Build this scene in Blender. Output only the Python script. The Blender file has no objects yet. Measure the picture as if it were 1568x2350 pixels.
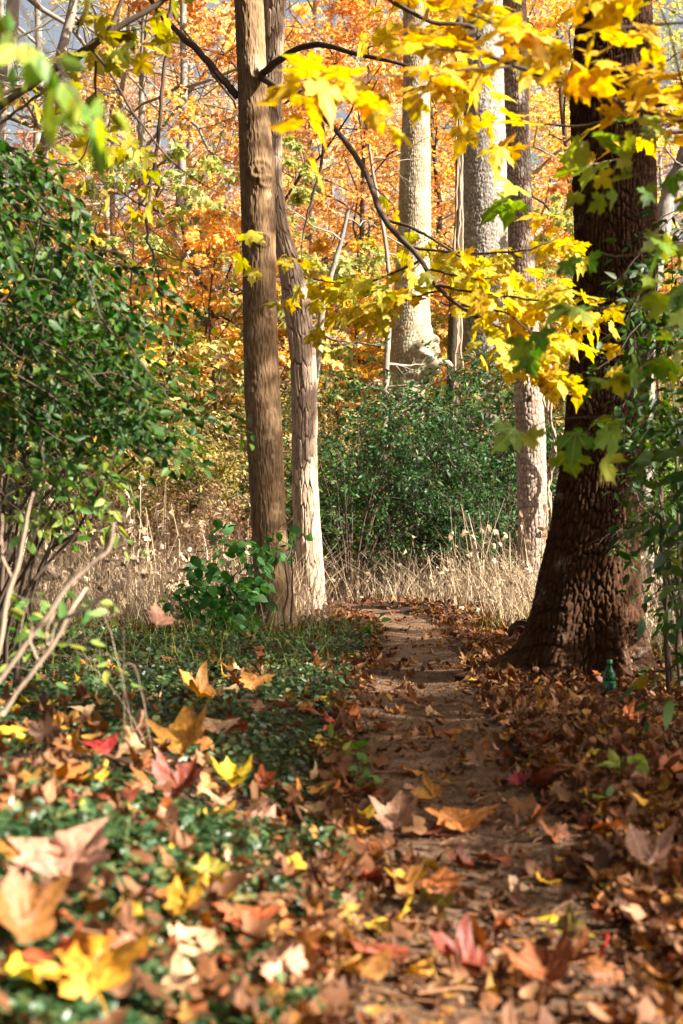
import bpy, math, random
import numpy as np
from mathutils import Vector

# ------------------------------------------------------------------ camera, world, sun, exposure
SC = bpy.context.scene
COL = SC.collection
F = 3264.0            # focal length in units of a 2350-high frame (50 mm on a 36 mm high sensor)
CAMZ = 0.79
HZ = 1240.0           # height of the horizon in those units

cam_d = bpy.data.cameras.new('camera')
cam = bpy.data.objects.new('camera', cam_d)
COL.objects.link(cam)
cam.location = (0, 0, CAMZ)
cam.rotation_euler = (math.radians(90), 0, 0)
cam_d.sensor_fit = 'VERTICAL'
cam_d.sensor_height = 36
cam_d.sensor_width = 24
cam_d.lens = 50
cam_d.shift_y = 65.0 / 2350.0
cam_d.clip_start = 0.05
cam_d.clip_end = 600
cam_d.dof.use_dof = True
cam_d.dof.focus_distance = 13.0
cam_d.dof.aperture_fstop = 4.0
SC.camera = cam

SUN_EL = math.radians(35)
SUN_PHI = math.radians(68)          # from straight behind the camera towards the right
sdir = Vector((math.sin(SUN_PHI) * math.cos(SUN_EL), -math.cos(SUN_PHI) * math.cos(SUN_EL), math.sin(SUN_EL)))
world = bpy.data.worlds.new('World')
SC.world = world
world.use_nodes = True
wn = world.node_tree
wn.nodes.clear()
sky = wn.nodes.new('ShaderNodeTexSky')
sky.sky_type = 'NISHITA'
sky.sun_disc = False
sky.sun_elevation = SUN_EL
sky.sun_rotation = math.atan2(sdir.x, sdir.y)
sky.air_density = 1.0
sky.dust_density = 6.0
sky.ozone_density = 1.0
bgn = wn.nodes.new('ShaderNodeBackground')
bgn.inputs['Strength'].default_value = 0.052
wo = wn.nodes.new('ShaderNodeOutputWorld')
hsn = wn.nodes.new('ShaderNodeHueSaturation'); hsn.inputs['Saturation'].default_value = .4
wn.links.new(sky.outputs[0], hsn.inputs['Color'])
wn.links.new(hsn.outputs[0], bgn.inputs[0])
wn.links.new(bgn.outputs[0], wo.inputs[0])

sun_d = bpy.data.lights.new('sun', 'SUN')
sun_d.energy = 5.0
sun_d.angle = math.radians(0.55)
sun_d.color = (1.0, 0.93, 0.82)
sun = bpy.data.objects.new('sun', sun_d)
COL.objects.link(sun)
sun.rotation_euler = sdir.to_track_quat('Z', 'Y').to_euler()
sun.location = sdir * 50

SC.view_settings.view_transform = 'Standard'
SC.view_settings.look = 'None'
SC.view_settings.exposure = 2.0
SC.view_settings.gamma = 1.0
cy = SC.cycles
cy.max_bounces = 7
cy.diffuse_bounces = 4
cy.glossy_bounces = 2
cy.transmission_bounces = 5
cy.transparent_max_bounces = 6
cy.caustics_reflective = False
cy.caustics_refractive = False
cy.sample_clamp_indirect = 6.0

# ------------------------------------------------------------------ small maths
def P(x, y, D):
    return np.array(((x - 784.0) / F * D, D, CAMZ - (y - HZ) / F * D))

def sst(a, b, x):
    t = np.clip((np.asarray(x, float) - a) / (b - a), 0, 1)
    return t * t * (3 - 2 * t)

def norm(a):
    return a / np.maximum(np.linalg.norm(a, axis=-1, keepdims=True), 1e-9)

def hsh(i, j, s=0):
    h = (i.astype(np.int64) * 374761393 + j.astype(np.int64) * 668265263 + s * 2147483647 + 1013904223)
    h = (h ^ (h >> 13)) * 1274126177
    h = h & 0xffffffff
    h = (h ^ (h >> 16)) * 2246822519 & 0xffffffff
    return ((h ^ (h >> 15)) & 0xffffff) / float(0xffffff)

def vnoise(u, v, per=None, s=0):
    iu, iv = np.floor(u), np.floor(v)
    fu, fv = u - iu, v - iv
    fu = fu * fu * (3 - 2 * fu); fv = fv * fv * (3 - 2 * fv)
    a, b = iu, iu + 1
    if per: a, b = a % per, b % per
    return (hsh(a, iv, s) * (1 - fu) + hsh(b, iv, s) * fu) * (1 - fv) + (hsh(a, iv + 1, s) * (1 - fu) + hsh(b, iv + 1, s) * fu) * fv

def fbm(u, v, per=None, s=0, o=4):
    r, a, t = 0, 1.0, 0
    for k in range(o):
        r = r + a * vnoise(u * 2 ** k, v * 2 ** k, per * 2 ** k if per else None, s + k)
        t += a; a *= .5
    return r / t

def voro(u, v, per=None, s=0):
    iu, iv = np.floor(u), np.floor(v)
    f1 = np.full(u.shape, 9.); f2 = np.full(u.shape, 9.); cid = np.zeros(u.shape)
    for di in (-1, 0, 1):
        for dj in (-1, 0, 1):
            ci, cj = iu + di, iv + dj
            ck = ci % per if per else ci
            px = ci + .15 + .7 * hsh(ck, cj, s); py = cj + .15 + .7 * hsh(ck, cj, s + 7)
            d = np.hypot(px - u, py - v)
            new = d < f1
            f2 = np.where(new, f1, np.minimum(f2, d))
            cid = np.where(new, hsh(ck, cj, s + 13), cid)
            f1 = np.where(new, d, f1)
    return f1, f2, cid

# ------------------------------------------------------------------ ground shape
PY = [0, 2.3, 3.9, 4.6, 7.2, 9.9, 13.6, 16, 19, 24]
PX = [.26, .30, .36, .33, .38, .56, .70, .42, -.5, -3]
def pathx(y): return np.interp(y, PY, PX)

def gz(x, y):
    x = np.asarray(x, float); y = np.asarray(y, float)
    d = x - pathx(y)
    z = -0.045 * np.exp(-(d / .36) ** 2) * sst(1, 3, y)
    z = z + .05 * sst(.3, .9, -d) * (1 - sst(8, 12, y))
    z = z + .13 * sst(.35, 1.1, -d) * (1 - sst(4.5, 7.5, y))
    z = z + .05 * np.exp(-((x - 1.15) ** 2 + (y - 8.4) ** 2) / .45)
    z = z - .04 * np.exp(-((x + .6) ** 2 + (y - 12.6) ** 2) / 1.5)
    z = z - .25 * sst(1.9, 4.5, x) * (1 - sst(12, 22, y))
    z = z + .02 * np.sin(x * 2.3 + y * 1.1) + .012 * np.sin(x * 5.1 - y * 3.7 + 1)
    z = z + 11 * sst(42, 120, y) + .25 * sst(22, 40, y)
    return z

def on_ground(x, y):
    """scene point where the ground shows at a given spot of the frame"""
    D = CAMZ * F / max(y - HZ, 20)
    for _ in range(12):
        X = (x - 784) / F * D
        D = (CAMZ - float(gz(X, D))) * F / max(y - HZ, 20)
    return (x - 784) / F * D, D

# ------------------------------------------------------------------ mesh building
def mesh(name, V, T, mats, r=None, fl=None, smooth=False, mi=None):
    me = bpy.data.meshes.new(name)
    n = len(T)
    k = T.shape[1]
    me.vertices.add(len(V)); me.vertices.foreach_set('co', np.ascontiguousarray(V, np.float32).ravel())
    me.loops.add(n * k); me.loops.foreach_set('vertex_index', np.ascontiguousarray(T, np.int32).ravel())
    me.polygons.add(n)
    me.polygons.foreach_set('loop_start', np.arange(n, dtype=np.int32) * k)
    me.polygons.foreach_set('loop_total', np.full(n, k, np.int32))
    if smooth: me.polygons.foreach_set('use_smooth', np.ones(n, bool))
    if not isinstance(mats, (list, tuple)): mats = [mats]
    for m in mats: me.materials.append(m)
    if mi is not None: me.polygons.foreach_set('material_index', np.ascontiguousarray(mi, np.int32))
    if r is not None:
        if len(r) == n: a = me.attributes.new('r', 'FLOAT', 'FACE')
        else: a = me.attributes.new('r', 'FLOAT', 'POINT')
        a.data.foreach_set('value', np.ascontiguousarray(r, np.float32))
    if fl is not None:
        a = me.attributes.new('flat', 'FLOAT_VECTOR', 'POINT')
        a.data.foreach_set('vector', np.ascontiguousarray(fl, np.float32).ravel())
    me.update(calc_edges=True)
    me.validate()
    return me

def obj(name, me, parent=None, loc=None):
    o = bpy.data.objects.new(name, me)
    COL.objects.link(o)
    if parent is not None: o.parent = parent
    if loc is not None: o.location = loc
    return o

def thing(name, label, cat, loc=(0, 0, 0), group=None):
    o = bpy.data.objects.new(name, None)
    COL.objects.link(o)
    o.empty_display_size = .2
    o.location = [float(c) for c in loc]
    o['label'] = label; o['category'] = cat
    if group: o['group'] = group
    return o

def tag(o, label=None, cat=None, group=None, kind=None):
    if label: o['label'] = label
    if cat: o['category'] = cat
    if group: o['group'] = group
    if kind: o['kind'] = kind
    return o

class MB:
    """collects pieces of one part"""
    def __init__(s): s.V = []; s.T = []; s.R = []; s.FL = []; s.n = 0
    def add(s, V, T, r=0., fl=None):
        s.V.append(V); s.T.append(T + s.n); s.n += len(V)
        s.R.append(np.broadcast_to(np.asarray(r, float), (len(T),)).copy() if np.ndim(r) == 0 else r)
        s.FL.append(fl if fl is not None else np.zeros((len(V), 3)))
    def build(s, name, mat, parent=None, smooth=False, off=None, flat=False):
        V = np.concatenate(s.V); T = np.concatenate(s.T)
        if parent is not None: V = V - np.array(parent.location)
        if off is not None: V = V - np.asarray(off)
        return obj(name, mesh(name, V, T, mat, np.concatenate(s.R), np.concatenate(s.FL) if flat else None, smooth), parent, off)

def tubes(Pt, R, seg=5, cap=False):
    """Pt (n,K,3) R (n,K) -> vertices, triangles"""
    n, K, _ = Pt.shape
    tg = np.gradient(Pt, axis=1); tg = norm(tg)
    ref = np.where(np.abs(tg[..., 2:3]) > .9, np.array([1., 0, 0]), np.array([0, 0, 1.]))
    ref = np.broadcast_to(ref[:, :1], ref.shape)
    a = norm(np.cross(tg, ref)); b = np.cross(tg, a)
    th = np.arange(seg) / seg * 2 * math.pi
    V = Pt[:, :, None] + R[:, :, None, None] * (a[:, :, None] * np.cos(th)[None, None, :, None] + b[:, :, None] * np.sin(th)[None, None, :, None])
    idx = np.arange(n * K * seg).reshape(n, K, seg)
    p = idx[:, :-1]; q = idx[:, 1:]
    p2 = np.roll(p, -1, 2); q2 = np.roll(q, -1, 2)
    T = np.concatenate([np.stack([p, p2, q2], -1).reshape(-1, 3), np.stack([p, q2, q], -1).reshape(-1, 3)])
    V = V.reshape(-1, 3)
    if cap:
        T = list(T)
        for row in (idx[:, 0], idx[:, -1]):
            for i in range(n):
                for j in range(1, seg - 1): T.append(np.array([row[i, 0], row[i, j], row[i, j + 1]]))
        T = np.array(T)
    return V, T

def smooth_path(pts, n):
    """Catmull-Rom through control rows (any number of columns)"""
    p = np.array(pts, float)
    if len(p) == 2: 
        t = np.linspace(0, 1, n)[:, None]; return p[0] * (1 - t) + p[1] * t
    e = np.vstack([2 * p[0] - p[1], p, 2 * p[-1] - p[-2]])
    out = []
    for t in np.linspace(0, len(p) - 1 - 1e-6, n):
        i = int(t); f = t - i
        a, b, c, d = e[i], e[i + 1], e[i + 2], e[i + 3]
        out.append(.5 * ((2 * b) + (c - a) * f + (2 * a - 5 * b + 4 * c - d) * f * f + (3 * b - a - 3 * c + d) * f ** 3))
    return np.array(out)

def branch(pts, n=40, seg=8, wob=.0, seed=0):
    """pts rows (x, y, D, width px) -> path (1,n,3), radii (1,n)"""
    g = np.random.default_rng(seed)
    w = np.array([[*P(x, y, D), wd * D / F * .5] for x, y, D, wd in pts])
    s = smooth_path(w, n)
    s[:, 3] = np.maximum(s[:, 3], .0012)
    if wob:
        k = g.normal(0, wob, (n, 3)); k = (k + np.roll(k, 1, 0) + np.roll(k, -1, 0)) / 3
        s[1:-1, :3] += k[1:-1]
        s[:, 3] *= 1 + g.normal(0, .06, n)
    return s[None, :, :3], s[None, :, 3]

def spawn(Pt, R, per, rg, s0=.15, s1=.98, ang=(40, 75), lr=(.35, .6), K=5, flat=.5, up=.15, droop=.1, L=None, rr=.55, wob=.03, tip=False):
    """side shoots from every path of a batch"""
    n, Kp, _ = Pt.shape
    s = rg.uniform(s0, s1, (n, per))
    if tip: s[:, -1] = .99
    f = s * (Kp - 1); i = np.minimum(f.astype(int), Kp - 2); t = (f - i)[..., None]
    row = np.arange(n)[:, None]
    st = Pt[row, i] * (1 - t) + Pt[row, i + 1] * t
    tg = norm(Pt[row, i + 1] - Pt[row, i])
    rad = (R[row, i] * (1 - t[..., 0]) + R[row, i + 1] * t[..., 0]) * rr
    rnd = rg.normal(0, 1, (n, per, 3)); rnd[..., 2] *= flat
    perp = norm(rnd - (rnd * tg).sum(-1, keepdims=True) * tg)
    a = np.radians(rg.uniform(*ang, (n, per)))[..., None]
    d = norm(tg * np.cos(a) + perp * np.sin(a) + np.array([0, 0, up]))
    plen = np.linalg.norm(np.diff(Pt, axis=1), axis=2).sum(1)
    if L is None: ln = plen[:, None] * rg.uniform(*lr, (n, per)) * (1.1 - .6 * s)
    else: ln = rg.uniform(*L, (n, per))
    u = np.linspace(0, 1, K)[None, None, :, None]
    ln = ln[..., None, None]
    C = st[:, :, None] + d[:, :, None] * u * ln + np.array([0, 0, -1.]) * droop * ln * u ** 2
    w = rg.normal(0, wob, C.shape) * ln * np.minimum(u * 2, 1)
    C = C + w
    Rr = rad[..., None] * np.linspace(1, .35, K)
    return C.reshape(-1, K, 3), np.maximum(Rr.reshape(-1, K), .0009)

# ------------------------------------------------------------------ leaf shapes (tip along +Y, face up +Z, length 1)
def fan(outline, c, rings=(1.0,), fold=0., cup=0., curl=0., seed=0, rough=0.):
    o = np.array(outline, float); m = len(o)
    g = np.random.default_rng(seed)
    V = [np.array([[c[0], c[1]]])]
    for k in rings: V.append(np.array(c) + (o - c) * k)
    V = np.concatenate(V)
    T = [[0, 1 + j, 1 + (j + 1) % m] for j in range(m)]
    for k in range(1, len(rings)):
        a = 1 + (k - 1) * m; b = a + m
        for j in range(m):
            j2 = (j + 1) % m
            T += [[a + j, b + j, b + j2], [a + j, b + j2, a + j2]]
    r = np.hypot(V[:, 0] - c[0], V[:, 1] - c[1])
    ang = np.arctan2(V[:, 0], V[:, 1] - c[1])
    z = fold * np.abs(V[:, 0]) + cup * r ** 2 * 1.2 + curl * r ** 2 * np.cos(2 * ang + g.uniform(0, 6)) + rough * r * (np.sin(ang * 5 + g.uniform(0, 6)) * .5 + np.sin(ang * 9 + r * 9 + g.uniform(0, 6)) * .35)
    V3 = np.column_stack([V, z])
    return V3, np.array(T), np.column_stack([V, r])

def mirror(h):
    h = np.array(h, float)
    l = h[::-1].copy(); l[:, 0] *= -1
    if abs(h[-1, 0]) < 1e-6: l = l[1:]
    if abs(h[0, 0]) < 1e-6: l = l[:-1]
    return np.vstack([h, l])

MAPLE = mirror([(0, .02), (.12, -.05), (.27, -.06), (.44, -.02), (.40, .08), (.47, .16), (.62, .17), (.72, .30), (.66, .38), (.80, .55), (.60, .52), (.55, .58), (.40, .50), (.27, .50), (.29, .62), (.36, .72), (.27, .76), (.14, .86), (.08, .92), (0, 1.08)])
SYCA = mirror([(0, 0), (.16, -.08), (.34, -.08), (.52, .03), (.60, .10), (.56, .22), (.70, .34), (.86, .44), (.70, .54), (.50, .58), (.36, .60), (.38, .72), (.30, .82), (.16, .90), (0, 1.06)])
STAR = mirror([(0, 0), (.35, -.08), (.38, .1), (.75, .42), (.32, .48), (.28, .72), (0, 1.05)])
OVAL = mirror([(0, 0), (.17, .15), (.25, .4), (.18, .72), (0, 1)])
ROUND = mirror([(0, 0), (.24, .08), (.38, .35), (.30, .68), (0, .95)])
def bendz(t, b):
    V = t[0].copy()
    th = V[:, 1] * b
    z = V[:, 2]
    y = np.sin(th) / b if b else V[:, 1]
    V[:, 2] = z * np.cos(th) - (1 - np.cos(th)) / b
    V[:, 1] = y - z * np.sin(th)
    return V, t[1], t[2]
T_MAPLE = [bendz(fan(MAPLE, (0, .36), (.5, 1.), fold=f, cup=c, curl=k, seed=i, rough=.12), b) for i, (f, c, k, b) in enumerate([(.1, -.15, .1, .5), (-.2, .1, .2, .9), (.25, .1, -.2, .3), (-.1, -.3, .15, .7), (.3, -.2, .1, 1.2)])]
T_STAR = [bendz(fan(STAR, (0, .35), (1.,), fold=f, curl=k, seed=i), b) for i, (f, k, b) in enumerate([(.2, .2, .6), (-.25, .3, .9), (.35, -.2, .3)])]
T_OVAL = [bendz(fan(OVAL, (0, .45), (1.,), fold=f, seed=i), b) for i, (f, b) in enumerate([(.35, .5), (.1, .9), (.5, .2)])]
T_ROUND = [bendz(fan(ROUND, (0, .42), (1.,), fold=f, seed=i), b) for i, (f, b) in enumerate([(.3, .4), (.05, .8), (.45, .2)])]
def quadt(fold):
    V = np.array([(0, 0, 0), (.34, .45, fold), (0, 1, 0), (-.34, .5, fold)], float)
    return V, np.array([[0, 1, 2], [0, 2, 3]]), np.zeros((4, 3))
T_QUAD = [quadt(.12), quadt(-.15), quadt(.3)]
def blobq():
    V = np.array([(0, 0, 0), (.38, .22, .1), (.46, .62, -.05), (.05, 1, .08), (-.42, .72, .05), (-.44, .25, -.08)], float)
    return V, np.array([[0, 1, 2], [0, 2, 3], [0, 3, 4], [0, 4, 5]]), np.zeros((6, 3))
T_BLOB = [blobq()]

def put(mb, tmps, pos, tipd, nrm, size, rg, r=None):
    n = len(pos)
    if n == 0: return
    which = rg.integers(0, len(tmps), n)
    if r is None: r = rg.uniform(0, 1, n)
    size = np.broadcast_to(size, (n,))
    for w, (V, T, fl) in enumerate(tmps):
        ix = np.where(which == w)[0]
        if not len(ix): continue
        y = norm(tipd[ix]); z = nrm[ix] - (nrm[ix] * y).sum(1, keepdims=True) * y; z = norm(z)
        x = np.cross(y, z)
        W = pos[ix][:, None] + size[ix][:, None, None] * (V[None, :, 0:1] * x[:, None] + V[None, :, 1:2] * y[:, None] + V[None, :, 2:3] * z[:, None])
        m = len(V)
        TT = T[None] + (np.arange(len(ix)) * m)[:, None, None]
        mb.add(W.reshape(-1, 3), TT.reshape(-1, 3), np.repeat(r[ix], len(T)), np.tile(fl, (len(ix), 1)))

def leaf_twigs(mb, tmps, C, per, size, rg, s0=.15, updir=.7, out=.6, droop=.35, r=None, spread=.6):
    """leaves along twig paths C (n,K,3)"""
    n, K, _ = C.shape
    s = np.linspace(s0, 1, per)[None] + rg.normal(0, .04, (n, per)); s = np.clip(s, .02, .999)
    f = s * (K - 1); i = np.minimum(f.astype(int), K - 2); t = (f - i)[..., None]
    row = np.arange(n)[:, None]
    st = C[row, i] * (1 - t) + C[row, i + 1] * t
    tg = norm(C[row, i + 1] - C[row, i])
    up = np.array([0, 0, 1.])
    side = norm(np.cross(tg, up) + 1e-4) * np.where(np.arange(per) % 2, 1, -1)[None, :, None]
    sz = rg.uniform(*size, (n, per))
    tip = norm(tg * (1 - spread) + side * spread + rg.normal(0, .3, (n, per, 3)) + np.array([0, 0, -droop]))
    nr = norm(up * updir + rg.normal(0, out, (n, per, 3)))
    pet = sz[..., None] * .35 * norm(tip + rg.normal(0, .2, tip.shape))
    rr = r if r is not None else np.clip(np.repeat(rg.uniform(0, 1, (n, 1)), per, 1) * .6 + rg.uniform(0, .4, (n, per)), 0, 1)
    put(mb, tmps, (st + pet).reshape(-1, 3), tip.reshape(-1, 3), nr.reshape(-1, 3), sz.ravel(), rg, rr.ravel())

T_CRUM = [bendz(fan(o, (0, .36), (.55, 1.), fold=f, cup=c, curl=k, seed=i, rough=.3), b) for i, (o, f, c, k, b) in enumerate([(SYCA, .5, .7, .4, 1.2), (MAPLE, -.5, .5, -.5, 1.8), (OVAL, .7, .3, .5, 1.5), (MAPLE, .2, 1.0, .4, .8), (ROUND, .3, 1.2, .8, -1.5), (SYCA, .9, -.4, .4, 1.9)])]
# ------------------------------------------------------------------ materials
def nodes(name):
    m = bpy.data.materials.new(name); m.use_nodes = True
    nt = m.node_tree; nt.nodes.clear()
    return m, nt, (lambda t, **k: mk_node(nt, t, **k)), nt.links.new
def mk_node(nt, t, **k):
    n = nt.nodes.new('ShaderNode' + t)
    for a, b in k.items():
        if a.startswith('i_'): n.inputs[a[2:].replace('_', ' ')].default_value = b
        else: setattr(n, a, b)
    return n
def ramp(nt, stops, interp='LINEAR'):
    n = nt.nodes.new('ShaderNodeValToRGB'); cr = n.color_ramp; cr.interpolation = interp
    while len(cr.elements) < len(stops): cr.elements.new(.5)
    for e, (p, c) in zip(cr.elements, stops): e.position = p; e.color = (*c, 1)
    return n

def leafmat(name, cols, transl=.42, rough=.5, spec=.35, rnd=.06, spot=0., veins=None, tsat=1.15):
    m, nt, N, L = nodes(name)
    out = N('OutputMaterial')
    at = N('Attribute', attribute_name='r')
    n = len(cols)
    rp = ramp(nt, [((i + .5) / n if n > 1 else 0, c) for i, c in enumerate(cols)])
    L(at.outputs['Fac'], rp.inputs[0])
    col = rp.outputs[0]
    oi = N('ObjectInfo')
    hs = N('HueSaturation')
    mr = N('MapRange'); mr.inputs['To Min'].default_value = 1 - rnd * 2; mr.inputs['To Max'].default_value = 1 + rnd * 2
    L(oi.outputs['Random'], mr.inputs['Value']); L(mr.outputs[0], hs.inputs['Value'])
    mh = N('MapRange'); mh.inputs['To Min'].default_value = .5 - rnd * .25; mh.inputs['To Max'].default_value = .5 + rnd * .25
    L(oi.outputs['Random'], mh.inputs['Value']); L(mh.outputs[0], hs.inputs['Hue'])
    L(col, hs.inputs['Color']); col = hs.outputs[0]
    if spot:
        tc = N('TexCoord'); ns = N('TexNoise'); ns.inputs['Scale'].default_value = spot; ns.inputs['Detail'].default_value = 5
        L(tc.outputs['Object'], ns.inputs['Vector'])
        r2 = ramp(nt, [(.3, (.38, .32, .28)), (.5, (.95, .93, .9)), (.75, (1.2, 1.15, 1.05))])
        L(ns.outputs['Fac'], r2.inputs[0])
        mx = N('MixRGB', blend_type='MULTIPLY'); mx.inputs[0].default_value = 1
        L(col, mx.inputs[1]); L(r2.outputs[0], mx.inputs[2]); col = mx.outputs[0]
    if veins:
        fa = N('Attribute', attribute_name='flat'); sp = N('SeparateXYZ'); L(fa.outputs['Vector'], sp.inputs[0])
        ab = N('Math', operation='ABSOLUTE'); L(sp.outputs['X'], ab.inputs[0])
        prev = ab.outputs[0]
        for th in (.72, 1.35):
            a = N('Math', operation='MULTIPLY'); L(ab.outputs[0], a.inputs[0]); a.inputs[1].default_value = math.cos(th)
            b = N('Math', operation='MULTIPLY'); L(sp.outputs['Y'], b.inputs[0]); b.inputs[1].default_value = -math.sin(th)
            c = N('Math', operation='ADD'); L(a.outputs[0], c.inputs[0]); L(b.outputs[0], c.inputs[1])
            d = N('Math', operation='ABSOLUTE'); L(c.outputs[0], d.inputs[0])
            e = N('Math', operation='MINIMUM'); L(prev, e.inputs[0]); L(d.outputs[0], e.inputs[1]); prev = e.outputs[0]
        r3 = N('MapRange'); r3.inputs['From Min'].default_value = .008; r3.inputs['From Max'].default_value = .03
        r3.inputs['To Min'].default_value = .55; r3.inputs['To Max'].default_value = 0
        L(prev, r3.inputs['Value'])
        mv = N('MixRGB'); mv.inputs[2].default_value = (*veins, 1)
        L(r3.outputs[0], mv.inputs[0]); L(col, mv.inputs[1]); col = mv.outputs[0]
    bs = N('BsdfPrincipled'); bs.inputs['Roughness'].default_value = rough; bs.inputs['Specular IOR Level'].default_value = spec
    L(col, bs.inputs['Base Color'])
    tr = N('BsdfTranslucent')
    h2 = N('HueSaturation'); h2.inputs['Saturation'].default_value = tsat; h2.inputs['Value'].default_value = 1.25
    L(col, h2.inputs['Color']); L(h2.outputs[0], tr.inputs['Color'])
    ms = N('MixShader'); ms.inputs[0].default_value = transl
    L(bs.outputs[0], ms.inputs[1]); L(tr.outputs[0], ms.inputs[2]); L(ms.outputs[0], out.inputs['Surface'])
    return m

def barkmat(name, lo, hi, lichen=None, scale=30, vs=.25, bump=.4, rough=.9, lich=.55):
    m, nt, N, L = nodes(name)
    out = N('OutputMaterial'); bs = N('BsdfPrincipled'); bs.inputs['Roughness'].default_value = rough; bs.inputs['Specular IOR Level'].default_value = .2
    L(bs.outputs[0], out.inputs['Surface'])
    tc = N('TexCoord'); mp = N('Mapping'); mp.inputs['Scale'].default_value = (1, 1, vs)
    L(tc.outputs['Object'], mp.inputs['Vector'])
    n1 = N('TexNoise'); n1.inputs['Scale'].default_value = scale; n1.inputs['Detail'].default_value = 8; n1.inputs['Roughness'].default_value = .65
    L(mp.outputs[0], n1.inputs['Vector'])
    at = N('Attribute', attribute_name='r')
    mxf = N('Math', operation='MULTIPLY_ADD'); mxf.inputs[1].default_value = .6; L(at.outputs['Fac'], mxf.inputs[0])
    sb = N('Math', operation='MULTIPLY'); sb.inputs[1].default_value = .5; L(n1.outputs['Fac'], sb.inputs[0]); L(sb.outputs[0], mxf.inputs[2])
    rp = ramp(nt, [(.15, lo), (.5, tuple((a + b) / 2 for a, b in zip(lo, hi))), (.85, hi)])
    L(mxf.outputs[0], rp.inputs[0]); col = rp.outputs[0]
    if lichen:
        n2 = N('TexNoise'); n2.inputs['Scale'].default_value = 3.1; n2.inputs['Detail'].default_value = 7; n2.inputs['Roughness'].default_value = .7
        L(tc.outputs['Object'], n2.inputs['Vector'])
        r2 = ramp(nt, [(lich - .04, (0, 0, 0)), (lich + .06, (1, 1, 1))]); L(n2.outputs['Fac'], r2.inputs[0])
        mm = N('Math', operation='MULTIPLY'); L(r2.outputs[0], mm.inputs[0]); L(at.outputs['Fac'], mm.inputs[1])
        mx = N('MixRGB'); mx.inputs[2].default_value = (*lichen, 1); L(mm.outputs[0], mx.inputs[0]); L(col, mx.inputs[1]); col = mx.outputs[0]
    L(col, bs.inputs['Base Color'])
    bp = N('Bump'); bp.inputs['Strength'].default_value = bump; bp.inputs['Distance'].default_value = .012
    n3 = N('TexNoise'); n3.inputs['Scale'].default_value = scale * 2.3; n3.inputs['Detail'].default_value = 6; L(mp.outputs[0], n3.inputs['Vector'])
    L(n3.outputs['Fac'], bp.inputs['Height']); L(bp.outputs[0], bs.inputs['Normal'])
    return m

def plain(name, col, rough=.8, spec=.3, noise=0, col2=None, bump=0):
    m, nt, N, L = nodes(name)
    out = N('OutputMaterial'); bs = N('BsdfPrincipled'); bs.inputs['Roughness'].default_value = rough; bs.inputs['Specular IOR Level'].default_value = spec
    bs.inputs['Base Color'].default_value = (*col, 1)
    L(bs.outputs[0], out.inputs['Surface'])
    if noise:
        tc = N('TexCoord'); n1 = N('TexNoise'); n1.inputs['Scale'].default_value = noise; n1.inputs['Detail'].default_value = 6; L(tc.outputs['Object'], n1.inputs['Vector'])
        rp = ramp(nt, [(.3, col), (.7, col2 or col)]); L(n1.outputs['Fac'], rp.inputs[0]); L(rp.outputs[0], bs.inputs['Base Color'])
        if bump:
            bp = N('Bump'); bp.inputs['Strength'].default_value = bump; bp.inputs['Distance'].default_value = .02
            L(n1.outputs['Fac'], bp.inputs['Height']); L(bp.outputs[0], bs.inputs['Normal'])
    return m

M = {}
M['oak'] = barkmat('oak_bark', (.014, .006, .0025), (.078, .034, .014), lichen=(.30, .24, .18), lich=.62, scale=35)
M['maple'] = barkmat('maple_bark', (.07, .036, .016), (.31, .195, .10), lichen=(.42, .34, .23), lich=.6, scale=40, vs=.12)
M['hickory'] = barkmat('hickory_bark', (.075, .043, .024), (.46, .34, .24), lichen=(.5, .45, .4), lich=.62, scale=45, vs=.08)
M['rough'] = barkmat('rough_bark', (.09, .058, .04), (.40, .31, .24), lichen=(.52, .48, .42), lich=.58, scale=40, vs=.3)
M['tulip'] = barkmat('pale_bark', (.10, .07, .04), (.36, .29, .19), lichen=(.46, .44, .31), lich=.52, scale=26, vs=.2)
M['grey'] = barkmat('grey_bark', (.075, .062, .05), (.32, .28, .235), lichen=(.42, .40, .34), lich=.56, scale=22, vs=.2)
M['darkbark'] = barkmat('dark_bark', (.03, .022, .016), (.10, .075, .055), scale=40)
M['twig'] = barkmat('twig_bark', (.045, .030, .022), (.13, .09, .065), scale=60, bump=.2)
M['palewood'] = barkmat('pale_wood', (.16, .11, .075), (.42, .31, .22), scale=50, vs=.1, bump=.2)

ORANGE = [(.66, .30, .09), (.80, .46, .13), (.84, .54, .18), (.62, .34, .12), (.86, .64, .32)]  # paled tones put the haze of the distant crowns into the leaf colour
M['orange'] = leafmat('orange_leaves', ORANGE, .45, rnd=.07)
M['gold'] = leafmat('gold_leaves', [(.74, .48, .08), (.80, .60, .12), (.60, .46, .10), (.80, .42, .09)], .5, rnd=.05)
M['peach'] = leafmat('peach_leaves', [(.80, .50, .28), (.74, .40, .20), (.86, .64, .42), (.62, .36, .20)], .4, rnd=.06)
M['palegreen'] = leafmat('pale_green_leaves', [(.30, .34, .10), (.45, .45, .16), (.20, .26, .07), (.60, .50, .12)], .4, rnd=.05)
M['yellow'] = leafmat('yellow_maple_leaves', [(.52, .43, .02), (.72, .53, .02), (.40, .42, .04), (.74, .44, .02), (.66, .56, .04)], .46, rnd=.0, spot=45, veins=(.75, .6, .12), tsat=1.1)
M['yellowtop'] = leafmat('golden_maple_leaves', [(.66, .48, .015), (.72, .52, .02), (.74, .42, .02), (.56, .46, .03), (.76, .34, .04), (.66, .50, .03)], .42, rnd=.0, spot=45, veins=(.8, .6, .1), tsat=1.1)
M['mgreen'] = leafmat('green_maple_leaves', [(.10, .25, .03), (.22, .38, .04), (.36, .44, .05), (.08, .22, .04), (.60, .52, .05)], .48, rnd=.0, spot=12, veins=(.4, .45, .12))
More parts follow.
